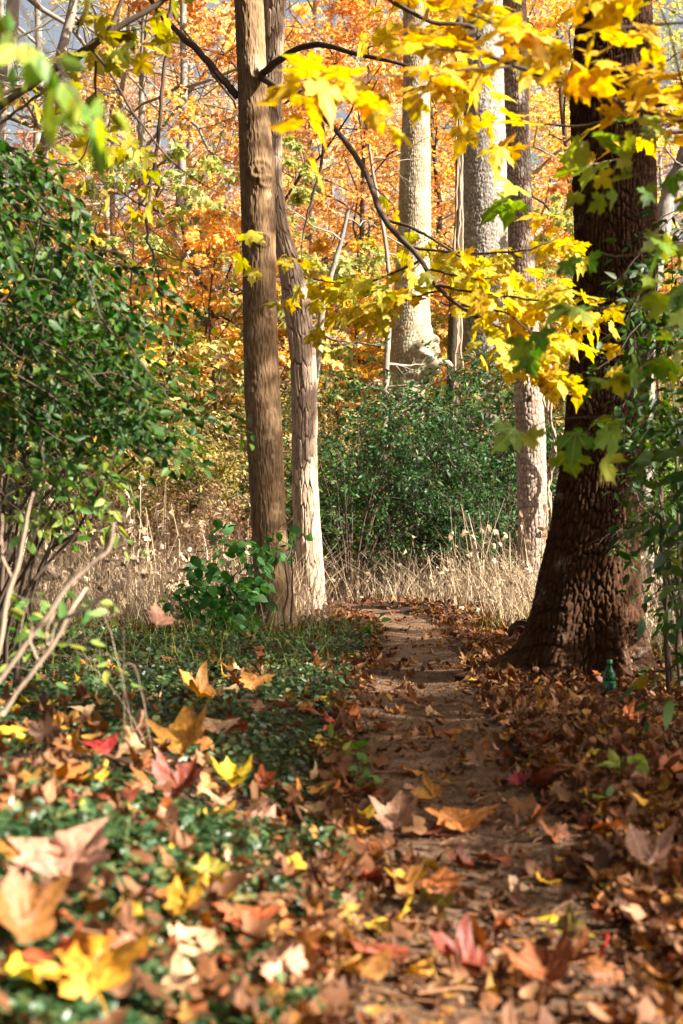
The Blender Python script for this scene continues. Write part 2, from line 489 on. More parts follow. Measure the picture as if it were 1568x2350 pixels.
M['sapl'] = leafmat('sapling_leaves', [(.025, .10, .02), (.05, .16, .03), (.08, .20, .035), (.035, .12, .03)], .4, rnd=0)
M['ygreen'] = leafmat('dull_yellow_green_leaves', [(.30, .28, .03), (.48, .38, .03), (.20, .24, .03), (.58, .42, .03)], .45, rnd=0, spot=12)
M['honey'] = leafmat('honeysuckle_leaves', [(.010, .042, .008), (.02, .07, .010), (.04, .115, .014), (.014, .055, .012), (.09, .16, .018), (.018, .06, .010), (.028, .09, .012), (.012, .045, .010), (.30, .24, .03)], .32, rough=.5, spec=.3, rnd=.04)
M['honeydark'] = leafmat('dark_honeysuckle_leaves', [(.016, .06, .02), (.028, .09, .022), (.045, .12, .025), (.02, .07, .028), (.11, .16, .03)], .34, rough=.5, spec=.3, rnd=.05)
M['olive'] = leafmat('olive_brush_leaves', [(.16, .17, .05), (.30, .26, .07), (.45, .34, .08), (.10, .13, .04), (.52, .36, .18), (.38, .22, .12)], .4, rnd=.06)
M['tan'] = leafmat('dead_tan_leaves', [(.42, .27, .15), (.56, .38, .24), (.26, .15, .08), (.50, .27, .10)], .3, rnd=.05)
M['ivy'] = leafmat('ground_ivy_leaves', [(.016, .048, .016), (.03, .08, .024), (.05, .10, .03), (.022, .06, .026), (.10, .15, .05), (.03, .07, .02), (.14, .15, .05)], .25, rough=.4, spec=.5, rnd=0)
M['weed'] = leafmat('weed_leaves', [(.06, .16, .03), (.10, .22, .04), (.22, .30, .06), (.40, .40, .08)], .4, rnd=0)
M['litter'] = leafmat('litter_leaves', [(.09, .034, .014), (.17, .065, .022), (.30, .15, .07), (.12, .045, .018), (.22, .10, .045), (.07, .032, .016), (.22, .055, .014), (.32, .17, .03), (.10, .042, .018)], .15, rough=.65, spec=.25, rnd=0)
M['stalk'] = leafmat('dry_stalks', [(.46, .34, .21), (.66, .51, .35), (.22, .15, .09), (.74, .59, .42), (.15, .10, .06), (.50, .38, .24)], .25, rough=.7, spec=.2, rnd=0)
LEAFCOL = {'tan': [(.46, .26, .15), (.52, .31, .18)], 'orange': [(.42, .14, .03), (.50, .19, .045)], 'rust': [(.19, .055, .018), (.26, .085, .025)],
           'red': [(.32, .03, .015), (.24, .03, .018)], 'yellow': [(.54, .30, .02), (.50, .33, .03)], 'olive': [(.28, .24, .03), (.24, .20, .04)]}
for k, c in LEAFCOL.items():
    M['L' + k] = leafmat('fallen_%s' % k, c, .12, rough=.55, spec=.35, rnd=.10, spot=9, veins=tuple(min(1, v * 1.35 + .03) for v in c[0]))

# soil
def soilmat(name, a, b, c, sc):
    m, nt, N, L = nodes(name)
    out = N('OutputMaterial'); bs = N('BsdfPrincipled'); bs.inputs['Roughness'].default_value = .95; bs.inputs['Specular IOR Level'].default_value = .15
    L(bs.outputs[0], out.inputs['Surface'])
    tc = N('TexCoord')
    n1 = N('TexNoise'); n1.inputs['Scale'].default_value = sc; n1.inputs['Detail'].default_value = 10; n1.inputs['Roughness'].default_value = .7
    n2 = N('TexNoise'); n2.inputs['Scale'].default_value = 1.3; n2.inputs['Detail'].default_value = 4
    v = N('TexVoronoi'); v.inputs['Scale'].default_value = 55
    for q in (n1, n2, v): L(tc.outputs['Object'], q.inputs['Vector'])
    rp = ramp(nt, [(.3, a), (.5, b), (.72, c)]); L(n1.outputs['Fac'], rp.inputs[0])
    r2 = ramp(nt, [(.35, (.75, .72, .7)), (.65, (1.15, 1.1, 1.05))]); L(n2.outputs['Fac'], r2.inputs[0])
    mx = N('MixRGB', blend_type='MULTIPLY'); mx.inputs[0].default_value = 1; L(rp.outputs[0], mx.inputs[1]); L(r2.outputs[0], mx.inputs[2])
    L(mx.outputs[0], bs.inputs['Base Color'])
    ad = N('Math', operation='MULTIPLY_ADD'); ad.inputs[1].default_value = -.5; L(v.outputs['Distance'], ad.inputs[0]); L(n1.outputs['Fac'], ad.inputs[2])
    bp = N('Bump'); bp.inputs['Strength'].default_value = .8; bp.inputs['Distance'].default_value = .02; L(ad.outputs[0], bp.inputs['Height']); L(bp.outputs[0], bs.inputs['Normal'])
    return m
M['soil'] = soilmat('forest_soil', (.022, .013, .008), (.05, .03, .018), (.10, .06, .035), 14)
M['dirt'] = soilmat('trodden_dirt', (.07, .042, .025), (.135, .085, .053), (.22, .15, .10), 16)

# ------------------------------------------------------------------ ground and path
def grid(xs, ys, dz=0.):
    X, Y = np.meshgrid(xs, ys)
    V = np.column_stack([X.ravel(), Y.ravel(), (gz(X, Y) + dz).ravel()])
    w = len(xs); i = np.arange(len(ys) - 1)[:, None] * w + np.arange(w - 1)[None]
    T = np.stack([i, i + 1, i + w + 1, i + w], -1).reshape(-1, 4)
    return V, T
ax = np.concatenate([-np.geomspace(4, 260, 40)[::-1], np.linspace(-3.9, 3.9, 80), np.geomspace(4, 260, 40)])
ay = np.concatenate([-np.geomspace(.5, 80, 20)[::-1], np.linspace(0, 20, 200), np.geomspace(20.2, 420, 90)])
V, T = grid(ax, ay)
g = obj('ground', mesh('ground', V, T, M['soil'], smooth=True)); tag(g, kind='structure')

rg = np.random.default_rng(3)
ys = np.concatenate([np.linspace(1.5, 8, 520), np.linspace(8.02, 19, 300)]); us = np.linspace(-1, 1, 61)
U, Y = np.meshgrid(us, ys)
wl = .32 + .07 * (fbm(Y * .9, Y * 0 + 1) - .5) * 2 + .05 * (fbm(Y * 5, Y * 0 + 3) - .5) * 2
wr = .32 + .12 * (fbm(Y * .8, Y * 0 + 6) - .5) * 2 + .05 * (fbm(Y * 5, Y * 0 + 8) - .5) * 2
Xp = pathx(Y) + U * np.where(U < 0, wl, wr)
edge = 1 - np.abs(U) ** 6
Z = gz(Xp, Y) - .02 + edge * (.036 + .010 * (fbm(Xp * 3, Y * 3, o=2) - .5) + .008 * (fbm(Xp * 60, Y * 60, o=3) - .5))
V = np.column_stack([Xp.ravel(), Y.ravel(), Z.ravel()]); w = len(us); i = np.arange(len(ys) - 1)[:, None] * w + np.arange(w - 1)[None]
g = obj('path', mesh('path', V, np.stack([i, i + 1, i + w + 1, i + w], -1).reshape(-1, 4), M['dirt'], smooth=True)); tag(g, kind='structure')

# ------------------------------------------------------------------ trunks
def bark(kind, u, v, C):
    """u, v metres around and along; C circumference; returns height 0..1 and depth"""
    if kind == 'plates':
        per = max(6, round(C / .021)); k = per / C
        wu = fbm(u * 12 / C, v * 5, 12, 5) - .5; wv = fbm(u * 12 / C, v * 7, 12, 9) - .5
        fu = fbm(u * 60 / C, v * 22, 60, 25, 3) - .5
        uu = u * k + 1.7 * wu + .55 * fu; vv = v / .10 + 1.5 * wv + 1.1 * (fbm(u * 30 / C, v * 3, 30, 61, 2) - .5) + .7 * fu
        f1, f2, c = voro(uu, vv, per, 3)
        g1, g2_, c2 = voro(uu * 2, vv * 1.5, per * 2, 33)
        e = sst(.0, .42, f2 - f1) ** .7
        e2 = sst(.0, .25, g2_ - g1)
        n = fbm(u * round(C * 90) / C, v * 60, round(C * 90), 21, 3)
        rd = 1 - np.abs(2 * fbm(u * 14 / C + .8 * wu, v * 1.6, None, 71, 3) - 1); e = e * (.35 + .65 * sst(.25, .85, rd) + .15)
        return np.clip(e * (.32 + .3 * c + .38 * e2) * (.6 + .8 * n) * (.75 + .5 * fbm(u * 8 / C, v * 3, 8, 51, 3)) , 0, 1), .020
    if kind == 'furrow':
        per = max(8, round(C / .014)); k = per / C
        uu = u * k + .9 * (fbm(u * 10 / C, v * 9, 10, 5) - .5)
        a = vnoise(uu, v * 12, per, 2); b = vnoise(uu * 2, v * 30, per * 2, 4)
        n = 1 - np.abs(a * 2 - 1)
        return np.clip(.6 * n + .3 * b + .3 * (fbm(u * 60 / C, v * 30, 60, 11) - .5) + .25 * (fbm(u * 4 / C, v * 2, 4, 12) - .5), 0, 1), .012
    if kind == 'shaggy':
        per = max(6, round(C / .034)); k = per / C
        uu = u * k + .8 * (fbm(u * 8 / C, v * 3, 8, 5) - .5); vv = v / .28 + .6 * (fbm(u * 14 / C, v * 3, 14, 6) - .5)
        f1, f2, c = voro(uu, vv, per, 6)
        lift = (vv - np.floor(vv)) * .5
        e = sst(.0, .16, f2 - f1)
        return e * (.35 + .65 * c) + .2 * vnoise(uu * 3, v * 20, per * 3, 8), .024
    if kind == 'scaly':
        per = max(6, round(C / .035)); k = per / C
        uu = u * k + 1.0 * (fbm(u * 12 / C, v * 9, 12, 5) - .5); vv = v / .07 + 1. * (fbm(u * 14 / C, v * 9, 14, 6) - .5)
        f1, f2, c = voro(uu, vv, per, 6)
        return sst(.0, .3, f2 - f1) * (.4 + .6 * c) + .15 * vnoise(uu * 3, v * 30, per * 3, 8), .014
    per = max(6, round(C / .06)); k = per / C
    a = fbm(u * k, v * 5, per, 2, 4)
    return a, .018

def trunk(rows, D, kind, mat, parent, seg=96, dz=.02, roots=(), knots=(), top=None, name='trunk', seed=0, bow=0):
    """rows (y, left x, right x) from the frame at distance D; carried down to the ground"""
    rows = sorted(rows, key=lambda q: -q[0])
    z = np.array([CAMZ - (q[0] - HZ) / F * D for q in rows]); cx = np.array([((q[1] + q[2]) / 2 - 784) / F * D for q in rows]); rr = np.array([(q[2] - q[1]) / 2 / F * D for q in rows])
    g0 = float(gz(cx[0], D)) - .12
    if top is not None and z[-1] < top:
        z = np.append(z, top); sl = (cx[-1] - cx[0]) / (z[-2] - z[0]); cx = np.append(cx, cx[-1] + sl * (top - z[-2]) * .5); rr = np.append(rr, rr[-1] * .7)
    zz = np.arange(g0, z[-1], dz)
    order = np.argsort(z)
    X = np.interp(zz, z[order], cx[order]); R = np.interp(zz, z[order], rr[order])
    ks = max(3, int(.25 / dz)) | 1; ker = np.hanning(ks + 2)[1:-1]; ker /= ker.sum()
    pad = ks // 2
    X = np.convolve(np.pad(X, pad, mode='reflect', reflect_type='odd'), ker, 'valid'); R = np.convolve(np.pad(R, pad, mode='edge'), ker, 'valid')
    th = np.arange(seg) / seg * 2 * math.pi
    TH, ZZ = np.meshgrid(th, zz)
    C = 2 * math.pi * R.mean()
    h, dep = bark(kind, TH / (2 * math.pi) * C, ZZ + seed * 3.7, C)
    rad = R[:, None] * (1 + .05 * (fbm(TH / (2 * math.pi) * 5, ZZ * .8, 5, seed) - .5) * 2)
    hz = ZZ - g0 - .1
    if kind == 'plates': rad = rad * (1 + .16 * np.exp(-np.maximum(hz, 0) / .7) * (fbm(TH / (2 * math.pi) * 11, ZZ * .9, 11, seed + 5, 2) - .5) * 2)
    for ang, amp, wd, dec in roots:
        d = (TH - math.radians(ang) + math.pi) % (2 * math.pi) - math.pi
        rad = rad + amp * np.exp(-(d / math.radians(wd)) ** 2) * np.exp(-np.maximum(hz, 0) / dec)
    for ang, kz, amp, wd, hole in knots:
        d = ((TH - math.radians(ang) + math.pi) % (2 * math.pi) - math.pi) * R.mean(); q = np.hypot(d, (ZZ - kz)) / wd
        rad = rad + amp * np.exp(-q ** 2) - hole * np.exp(-(q / .45) ** 2) + amp * .25 * np.sin(q * 9) * np.exp(-q ** 2)
    rad = rad + (h - .5) * dep
    yb = D + bow * np.sin(ZZ * .5)
    V = np.stack([X[:, None] + rad * np.cos(TH), yb + rad * np.sin(TH), ZZ], -1).reshape(-1, 3)
    i = np.arange(len(zz) - 1)[:, None] * seg + np.arange(seg)[None]; j = np.arange(len(zz) - 1)[:, None] * seg + (np.arange(seg)[None] + 1) % seg
    T = np.stack([i, j, j + seg, i + seg], -1).reshape(-1, 4)
    V = V - np.array(parent.location)
    o = obj(name, mesh(name, V, T, mat, r=h.ravel(), smooth=True), parent)
    return o, (X, zz, R)

def bpart(name, pts, mat, parent, n=40, seg=8, wob=.0, seed=0, extra=None):
    mb = MB()
    C, R = branch(pts, n, seg, wob, seed)
    mb.add(*tubes(C, R, seg, cap=True), r=.5)
    o = mb.build(name, mat, parent, smooth=True)
    return C, R

def at(x, D, y=None):
    X = (x - 784) / F * D
    return (X, D, float(gz(X, D)))

# -- the big dark oak on the right
oak = thing('oak_tree', 'massive dark oak with deeply furrowed bark and flaring roots right of the path', 'tree', at(1370, 8.2))
trunk([(-700, 1350, 1480), (0, 1330, 1493), (200, 1308, 1494), (400, 1315, 1500), (600, 1320, 1503), (800, 1315, 1496), (1000, 1299, 1480), (1200, 1268, 1468), (1300, 1250, 1464), (1400, 1232, 1462), (1520, 1220, 1462), (1600, 1215, 1465)],
      8.2, 'plates', M['oak'], oak, seg=360, dz=.0065, top=9,
      roots=[(184, .40, 16, .11), (200, .07, 30, .32), (236, .17, 12, .15), (292, .16, 10, .2), (335, .17, 12, .22), (30, .15, 20, .2), (110, .2, 20, .2)], knots=[(262, 2.72, .02, .10, .0)])

# -- smooth barked maple left of the path, with the long low branch
mp_ = thing('maple_tree', 'straight maple with smooth brown bark and knots, in front of its shaggy neighbour', 'tree', at(627, 12.9))
trunk([(-900, 530, 590), (0, 538, 604), (200, 546, 612), (400, 551, 630), (600, 556, 633), (800, 559, 636), (1000, 566, 648), (1200, 577, 656), (1330, 584, 668), (1400, 584, 676), (1440, 578, 684)],
      12.9, 'furrow', M['maple'], mp_, seg=200, dz=.011, top=13, roots=[(200, .05, 25, .1), (320, .07, 22, .12), (270, .05, 20, .1)],
      knots=[(285, CAMZ + (1240 - 400) / F * 12.9, .045, .10, .03), (300, CAMZ + (1240 - 425) / F * 12.9, .03, .06, .03), (230, CAMZ + (1240 - 900) / F * 12.9, .012, .09, .0), (310, CAMZ + (1240 - 720) / F * 12.9, .014, .07, .0), (290, CAMZ + (1240 - 560) / F * 12.9, .03, .06, .01), (300, CAMZ + (1240 - 175) / F * 12.9, .05, .09, 0), (250, CAMZ + (1240 - 640) / F * 12.9, .015, .05, .0)])
# -- shaggy hickory behind it
hk = thing('hickory_tree', 'slender crooked hickory with shaggy peeling bark, sunlit along its right side', 'tree', at(712, 16))
trunk([(-900, 600, 640), (0, 604, 655), (200, 601, 648), (400, 604, 646), (520, 618, 660), (600, 640, 688), (700, 651, 712), (800, 666, 722), (900, 671, 725), (1100, 672, 729), (1250, 676, 737), (1350, 680, 743), (1400, 676, 750)],
      16, 'shaggy', M['hickory'], hk, seg=150, dz=.012, top=14, roots=[(200, .05, 25, .12), (330, .05, 25, .12)])
# -- scaly trunk just left of the oak
tr = thing('hackberry_tree', 'medium scaly-barked trunk with a bright sunlit flank and dry vine, just left of the oak', 'tree', at(1220, 16.2))
trunk([(-700, 1150, 1200), (0, 1155, 1207), (200, 1159, 1213), (400, 1165, 1218), (600, 1168, 1226), (800, 1178, 1238), (1000, 1186, 1252), (1200, 1190, 1258), (1330, 1190, 1254), (1400, 1186, 1256)],
      16.2, 'scaly', M['rough'], tr, seg=150, dz=.012, top=13, roots=[(200, .04, 25, .1), (330, .05, 25, .1)], seed=4)
rv = MB()
for k in range(3):
    C, R = branch([(1250 + 4 * k, 700, 16.0, 3), (1256 + 5 * k, 850, 15.9, 6), (1250 + 7 * k, 930, 15.85, 6), (1275, 1000 + 20 * k, 15.9, 5), (1262, 1090, 16.0, 5), (1268 - 6 * k, 1200, 15.9, 5), (1262, 1400, 15.9, 5)], 60, 6, .02, k)
    rv.add(*tubes(C, R, 6), r=.7)
rv.build('vine', M['palewood'], tr, smooth=True)
# -- big pale trunks further back
t4 = thing('tulip_tree', 'widest grey trunk in the back with plated bark and slanting shadows across it', 'tree', at(1110, 26))
trunk([(-500, 1058, 1140), (200, 1056, 1158), (400, 1054, 1163), (600, 1058, 1164), (800, 1062, 1156), (1000, 1050, 1150), (1200, 1035, 1145), (1350, 1020, 1150)],
      26, 'plates', M['grey'], t4, seg=200, dz=.018, top=17, seed=2)
t5 = thing('beech_tree', 'pale yellowish trunk with a swollen burr and a hollow on its right side', 'tree', at(930, 24))
trunk([(-500, 925, 980), (220, 926, 986), (400, 918, 988), (520, 914, 988), (700, 902, 986), (760, 896, 988), (900, 890, 975), (1000, 888, 970), (1200, 880, 972), (1360, 872, 985)],
      24, 'scaly', M['tulip'], t5, seg=200, dz=.018, top=16, seed=3, knots=[(335, CAMZ + (1240 - 805) / F * 24, .26, .24, .20), (300, CAMZ + (1240 - 830) / F * 24, .1, .3, 0), (330, CAMZ + (1240 - 860) / F * 24, .18, .12, 0)])
mb = MB(); C, R = branch([(968, 862, 23.75, 26), (1000, 838, 23.6, 22), (1022, 832, 23.6, 17), (1038, 842, 23.6, 10)], 14, 8, .01, 2); mb.add(*tubes(C, R, 10, cap=True), r=.6); mb.build('limb_stub', M['tulip'], t5, smooth=True)
t6 = thing('dead_tree', 'thin near-black dead trunk with pale vines climbing it, beside the widest grey trunk', 'tree', at(1040, 25))
trunk([(0, 1046, 1062), (280, 1046, 1063), (500, 1044, 1064), (700, 1030, 1058), (900, 1024, 1055), (1350, 1020, 1058)], 25, 'furrow', M['darkbark'], t6, seg=40, dz=.03, top=9, seed=5)
rv = MB()
for k in range(3):
    C, R = branch([(1046 + 8 * k, 250, 24.8, 4), (1052 + 5 * k, 420, 24.8, 5), (1044 + 9 * k, 560, 24.8, 5), (1050 + 5 * k, 740, 24.8, 5), (1040 + 10 * k, 900, 24.8, 5), (1034 + 9 * k, 1340, 24.8, 5)], 60, 6, .02, k + 5)
    rv.add(*tubes(C, R, 6), r=.8)
rv.build('vine', M['palewood'], t6, smooth=True)

# ------------------------------------------------------------------ background trees: a generator
def grow(rg, H, crown0, spread, nl, leafm, barkm, tmps, size, per_twig=7, n2=7, n3=6, r0=.16, flat=.45, up=.1, updir=.9, lean=0., name='maple', leafr=None, droop=.12):
    """returns meshes for trunk (with limbs) and crown, origin at the foot"""
    K = 9
    z = np.linspace(-.3, H * .96, K)
    path = np.column_stack([np.cumsum(rg.normal(0, .12, K)) + lean * z, np.cumsum(rg.normal(0, .12, K)), z])[None]
    R = (r0 * (1 - .85 * (np.linspace(0, 1, K)) ** 1.1))[None]
    R[0, 0] *= 1.5
    tb = MB(); tb.add(*tubes(path, R, 14), r=.5)
    u = np.linspace(crown0, .98, nl)
    st = np.array([[np.interp(a * H, z, path[0, :, k]) for k in range(3)] for a in u])
    az = rg.uniform(0, 6.28) + np.arange(nl) * 2.4 + rg.normal(0, .3, nl)
    el = np.interp(u, [crown0, 1], [.15, 1.1]) + rg.normal(0, .12, nl)
    ln = spread * np.interp(u, [crown0, crown0 + .25 * (1 - crown0), 1], [.8, 1., .35]) * rg.uniform(.8, 1.15, nl)
    d = np.column_stack([np.cos(az) * np.cos(el), np.sin(az) * np.cos(el), np.sin(el)])
    s = np.linspace(0, 1, 7)[None, :, None]
    L1 = st[:, None] + d[:, None] * s * ln[:, None, None] + np.array([0, 0, 1.]) * .10 * ln[:, None, None] * s * (1 - s) * 2 + rg.normal(0, .05, (nl, 7, 3)) * s * ln[:, None, None]
    R1 = np.interp(u, [0, 1], [r0 * .42, r0 * .12])[:, None] * np.linspace(1, .25, 7)[None]
    tb.add(*tubes(L1, R1, 7), r=.5)
    L2, R2 = spawn(L1, R1, n2, rg, .2, 1, (35, 70), (.3, .5), 5, flat, up, droop, tip=True)
    tb.add(*tubes(L2, R2, 4), r=.4)
    L3, R3 = spawn(L2, R2, n3, rg, .15, 1, (30, 70), (.4, .7), 4, flat, up, droop, tip=True)
    tb.add(*tubes(L3, R3 * .8, 3), r=.4)
    lb = MB()
    leaf_twigs(lb, tmps, L3, per_twig, size, rg, .1, updir, .5, .3)
    # leaves shift colour over the crown: patches
    V = np.concatenate(tb.V); T = np.concatenate(tb.T)
    tm = mesh(name + '_trunk', V, T, barkm, np.concatenate(tb.R), smooth=True)
    V = np.concatenate(lb.V); T = np.concatenate(lb.T)
    lm = mesh(name + '_crown', V, T, leafm, np.concatenate(lb.R))
    return tm, lm

protos = {}
def proto(key, *a, **k):
    protos[key] = grow(*a, **k, name=key)
TQ = T_QUAD
proto('orange_a', np.random.default_rng(11), 17, .18, 5.4, 20, M['orange'], M['grey'], TQ, (.10, .16), per_twig=9, n2=9, n3=7, r0=.17)
proto('orange_b', np.random.default_rng(12), 14, .12, 5.0, 18, M['orange'], M['darkbark'], TQ, (.10, .15), per_twig=9, n2=9, n3=7, r0=.13)
proto('gold_a', np.random.default_rng(13), 13, .15, 4.6, 18, M['gold'], M['darkbark'], TQ, (.09, .14), per_twig=9, n2=8, n3=7, r0=.12)
proto('peach_a', np.random.default_rng(14), 21, .25, 6.0, 22, M['peach'], M['grey'], TQ, (.12, .20), per_twig=8, n2=9, n3=7, r0=.22)
proto('green_a', np.random.default_rng(15), 24, .45, 6.0, 18, M['palegreen'], M['grey'], TQ, (.10, .16), per_twig=5, n2=8, n3=6, r0=.24)
proto('small_orange', np.random.default_rng(16), 6.5, .2, 3.0, 12, M['orange'], M['darkbark'], T_STAR, (.08, .12), per_twig=8, n2=6, n3=5, r0=.055)
proto('small_gold', np.random.default_rng(17), 6.0, .2, 3.0, 12, M['gold'], M['darkbark'], T_STAR, (.08, .12), per_twig=8, n2=6, n3=5, r0=.05)
proto('bare_a', np.random.default_rng(18), 22, .4, 5.0, 14, M['palegreen'], M['grey'], TQ, (.08, .13), per_twig=1, n2=7, n3=5, r0=.2)

proto('small_green', np.random.default_rng(19), 6.5, .15, 3.0, 12, M['palegreen'], M['darkbark'], T_STAR, (.07, .11), per_twig=6, n2=6, n3=5, r0=.05)
TREEKIND = {'small_green': ('young_ash', 'low pale green young tree'), 'orange_a': ('maple_tree', 'tall orange-leaved maple'), 'orange_b': ('maple_tree', 'spreading orange maple on a dark trunk'),
            'gold_a': ('maple_tree', 'golden-leaved maple on a dark trunk'), 'peach_a': ('oak_tree', 'tall peach-leaved tree on the far slope'),
            'green_a': ('ash_tree', 'sparse pale green tree showing sky through it'), 'small_orange': ('maple_sapling', 'low orange-leaved young maple'),
            'small_gold': ('maple_sapling', 'low golden-leaved young maple'), 'bare_a': ('bare_tree', 'tall nearly bare grey tree')}
LM = [(-100, 'beyond the left edge'), (40, 'near the left edge'), (130, 'behind the white dead trunk'), (265, 'behind the twin pale stems'), (400, 'behind the distant pale grey trunk'), (500, 'left of the smooth maple'), (605, 'behind the smooth maple'), (705, 'behind the shaggy hickory'), (770, 'just right of the hickory'), (860, 'left of the burred trunk'), (940, 'behind the burred trunk'), (1030, 'behind the thin black trunk'), (1110, 'behind the widest grey trunk'), (1210, 'behind the scaly trunk'), (1290, 'in the gap left of the oak'), (1400, 'behind the big oak'), (1500, 'just right of the big oak'), (1580, 'at the right edge'), (1700, 'beyond the right edge')]
used_lab = {}
def uniq(lb, x):
    lb = lb + ' ' + min(LM, key=lambda q: abs(q[0] - x))[1]
    k = used_lab.get(lb, 0); used_lab[lb] = k + 1
    return lb if not k else ['', 'second ', 'third ', 'fourth '][k] + lb
def place_tree(key, x, D, sc=1., rz=0., label=None):
    nm, lb = TREEKIND[key]
    X = (x - 784) / F * D
    t = thing(nm, uniq(lb, x), 'tree', (X, D, float(gz(X, D))), {'small': 'young maples behind the meadow'}.get(key[:5], 'trees filling the wood behind the meadow'))
    t.rotation_euler = (0, 0, rz); t.scale = (sc, sc, sc)
    obj('trunk', protos[key][0], t); obj('crown', protos[key][1], t)
    return t
prs = random.Random(5)
BG = [('orange_a', 330, 34), ('orange_b', 560, 30), ('orange_a', 700, 38), ('orange_b', 860, 31), ('gold_a', 1000, 34), ('orange_a', 1190, 36), ('orange_b', 1300, 30), ('gold_a', 1480, 34, .6),
      ('orange_b', 150, 33, .7), ('gold_a', 20, 30, .6), ('peach_a', 250, 48, .72), ('peach_a', 480, 52), ('orange_a', 620, 50), ('peach_a', 760, 58), ('orange_a', 930, 48), ('peach_a', 1080, 60),
      ('orange_a', 1260, 52), ('peach_a', 60, 55, .68), ('green_a', 1430, 46), ('green_a', 90, 44), ('green_a', 1600, 40), ('bare_a', 270, 40), ('bare_a', 5, 37), ('orange_a', -150, 42), ('gold_a', 1720, 38),
      ('peach_a', 380, 68), ('peach_a', 560, 74), ('peach_a', 880, 76), ('peach_a', 1200, 72), ('peach_a', 150, 76, .6), ('orange_a', 1000, 85), ('orange_a', 700, 88), ('peach_a', 1420, 70), ('green_a', 1540, 62),
      ('orange_a', 450, 92), ('gold_a', 1640, 55, .7), ('peach_a', -60, 70, .7)]
for k, x, D, *q in BG: place_tree(k, x, D, (q[0] if q else 1) * prs.uniform(.88, 1.12), prs.uniform(0, 6.28))
for k, x, D in [('small_orange', 520, 25), ('small_gold', 800, 27.5), ('small_gold', 690, 27), ('small_orange', 1335, 27), ('small_gold', 430, 27), ('small_orange', 845, 28), ('small_orange', 350, 29), ('small_gold', 200, 25), ('small_gold', 1100, 28.5), ('small_gold', 60, 27), ('small_orange', 980, 31), ('small_green', 590, 24), ('small_green', 780, 26), ('small_green', 300, 26.5), ('small_green', 1180, 27), ('small_green', 480, 29), ('small_green', 1330, 25), ('small_green', 910, 30.5)]:
    place_tree(k, x, D, prs.uniform(.8, 1.15), prs.uniform(0, 6.28))

# ------------------------------------------------------------------ background trunks one can tell apart
def slim(name, label, pts, mat, n=60, seg=12, wob=.01, twigs=0, seed=0, leaves=None, cat='tree'):
    """a slim tree from its visible course, carried to the ground, with side limbs"""
    x, y, D, w = pts[-1]
    X = (x - 784) / F * D; zg = float(gz(X, D))
    ygr = HZ + (CAMZ - zg + .1) * F / D
    t = thing(name, label, cat, (X, D, zg))
    pts = list(pts)
    if y < ygr - 5: pts.append((x - 4, ygr, D, w * 1.15))
    C, R = bpart('trunk', pts, mat, t, n, seg, wob, seed)
    if twigs:
        g2 = np.random.default_rng(seed + 50)
        L1, R1 = spawn(C, R, twigs, g2, .02, .75, (30, 65), (.12, .3), 6, 1., .5, -.1, rr=.5)
        L2, R2 = spawn(L1, R1, 5, g2, .2, 1, (30, 60), (.3, .6), 5, .8, .2, 0)
        L3, R3 = spawn(L2, R2, 4, g2, .2, 1, (30, 60), (.3, .6), 4, .8, .1, 0)
        for q in range(twigs):
            mb = MB(); mb.add(*tubes(L1[q:q + 1], R1[q:q + 1], 6), r=.5); mb.add(*tubes(L2[q * 5:q * 5 + 5], R2[q * 5:q * 5 + 5], 4), r=.5); mb.add(*tubes(L3[q * 20:q * 20 + 20], R3[q * 20:q * 20 + 20], 3), r=.5)
            mb.build('branch', mat, t, smooth=True)
        if leaves:
            lb = MB(); leaf_twigs(lb, T_STAR, L3, leaves[1], leaves[2], g2, .2, .8, .5, .3); lb.build('crown', leaves[0], t)
    return t
slim('ash_tree', 'pale grey trunk in the distance between the green bush and the maple', [(425, -500, 30, 14), (420, 250, 30, 17), (412, 480, 30, 20), (404, 620, 30, 25), (397, 770, 30, 28)], M['grey'], twigs=12, seed=1)
slim('cherry_tree', 'dark crooked young tree curving beside the distant pale grey trunk', [(410, 470, 28, 8), (440, 600, 28, 13), (487, 690, 28, 18), (462, 770, 28, 20), (450, 900, 28, 20)], M['darkbark'], twigs=6, seed=2)
slim('ash_tree', 'slim pale trunk leaning right, just behind the shaggy hickory', [(800, 480, 22, 8), (765, 620, 22, 12), (742, 700, 22, 15), (727, 830, 22, 17), (715, 1000, 22, 18)], M['grey'], twigs=6, seed=3)
slim('ash_tree', 'tall dark grey forked trunk at the upper left against the sky', [(230, -500, 35, 14), (175, -40, 35, 19), (140, 130, 35, 26), (112, 300, 35, 30), (85, 430, 35, 32), (40, 580, 35, 33), (10, 760, 35, 34)], M['grey'], twigs=14, seed=4)
slim('ash_tree', 'grey trunk cut by the left edge of the picture near its top', [(50, -400, 36, 22), (28, 60, 36, 30), (5, 230, 36, 32), (-20, 500, 36, 34)], M['grey'], twigs=10, seed=5)
slim('birch_tree', 'slim pale trunk, left one of the twin pale stems at the upper left', [(290, -300, 35, 6), (272, 100, 35, 10), (250, 330, 35, 12), (248, 480, 35, 14), (244, 700, 35, 15)], M['tulip'], twigs=10, seed=6)
slim('birch_tree', 'slim pale trunk, right one of the twin pale stems at the upper left', [(310, -300, 34, 6), (294, 90, 34, 10), (272, 250, 34, 12), (258, 380, 34, 13), (262, 700, 34, 14)], M['tulip'], twigs=10, seed=7)
slim('sycamore_tree', 'pale leaning trunk behind the oak at the right edge', [(1680, -100, 20, 28), (1590, 300, 20, 34), (1535, 450, 20, 40), (1500, 620, 20, 44), (1480, 800, 20, 46)], M['grey'], twigs=7, seed=8)
slim('ash_tree', 'bluish grey distant trunk left of the pale burred trunk', [(850, 500, 34, 12), (856, 780, 34, 18), (866, 950, 34, 22)], M['grey'], twigs=5, seed=9)
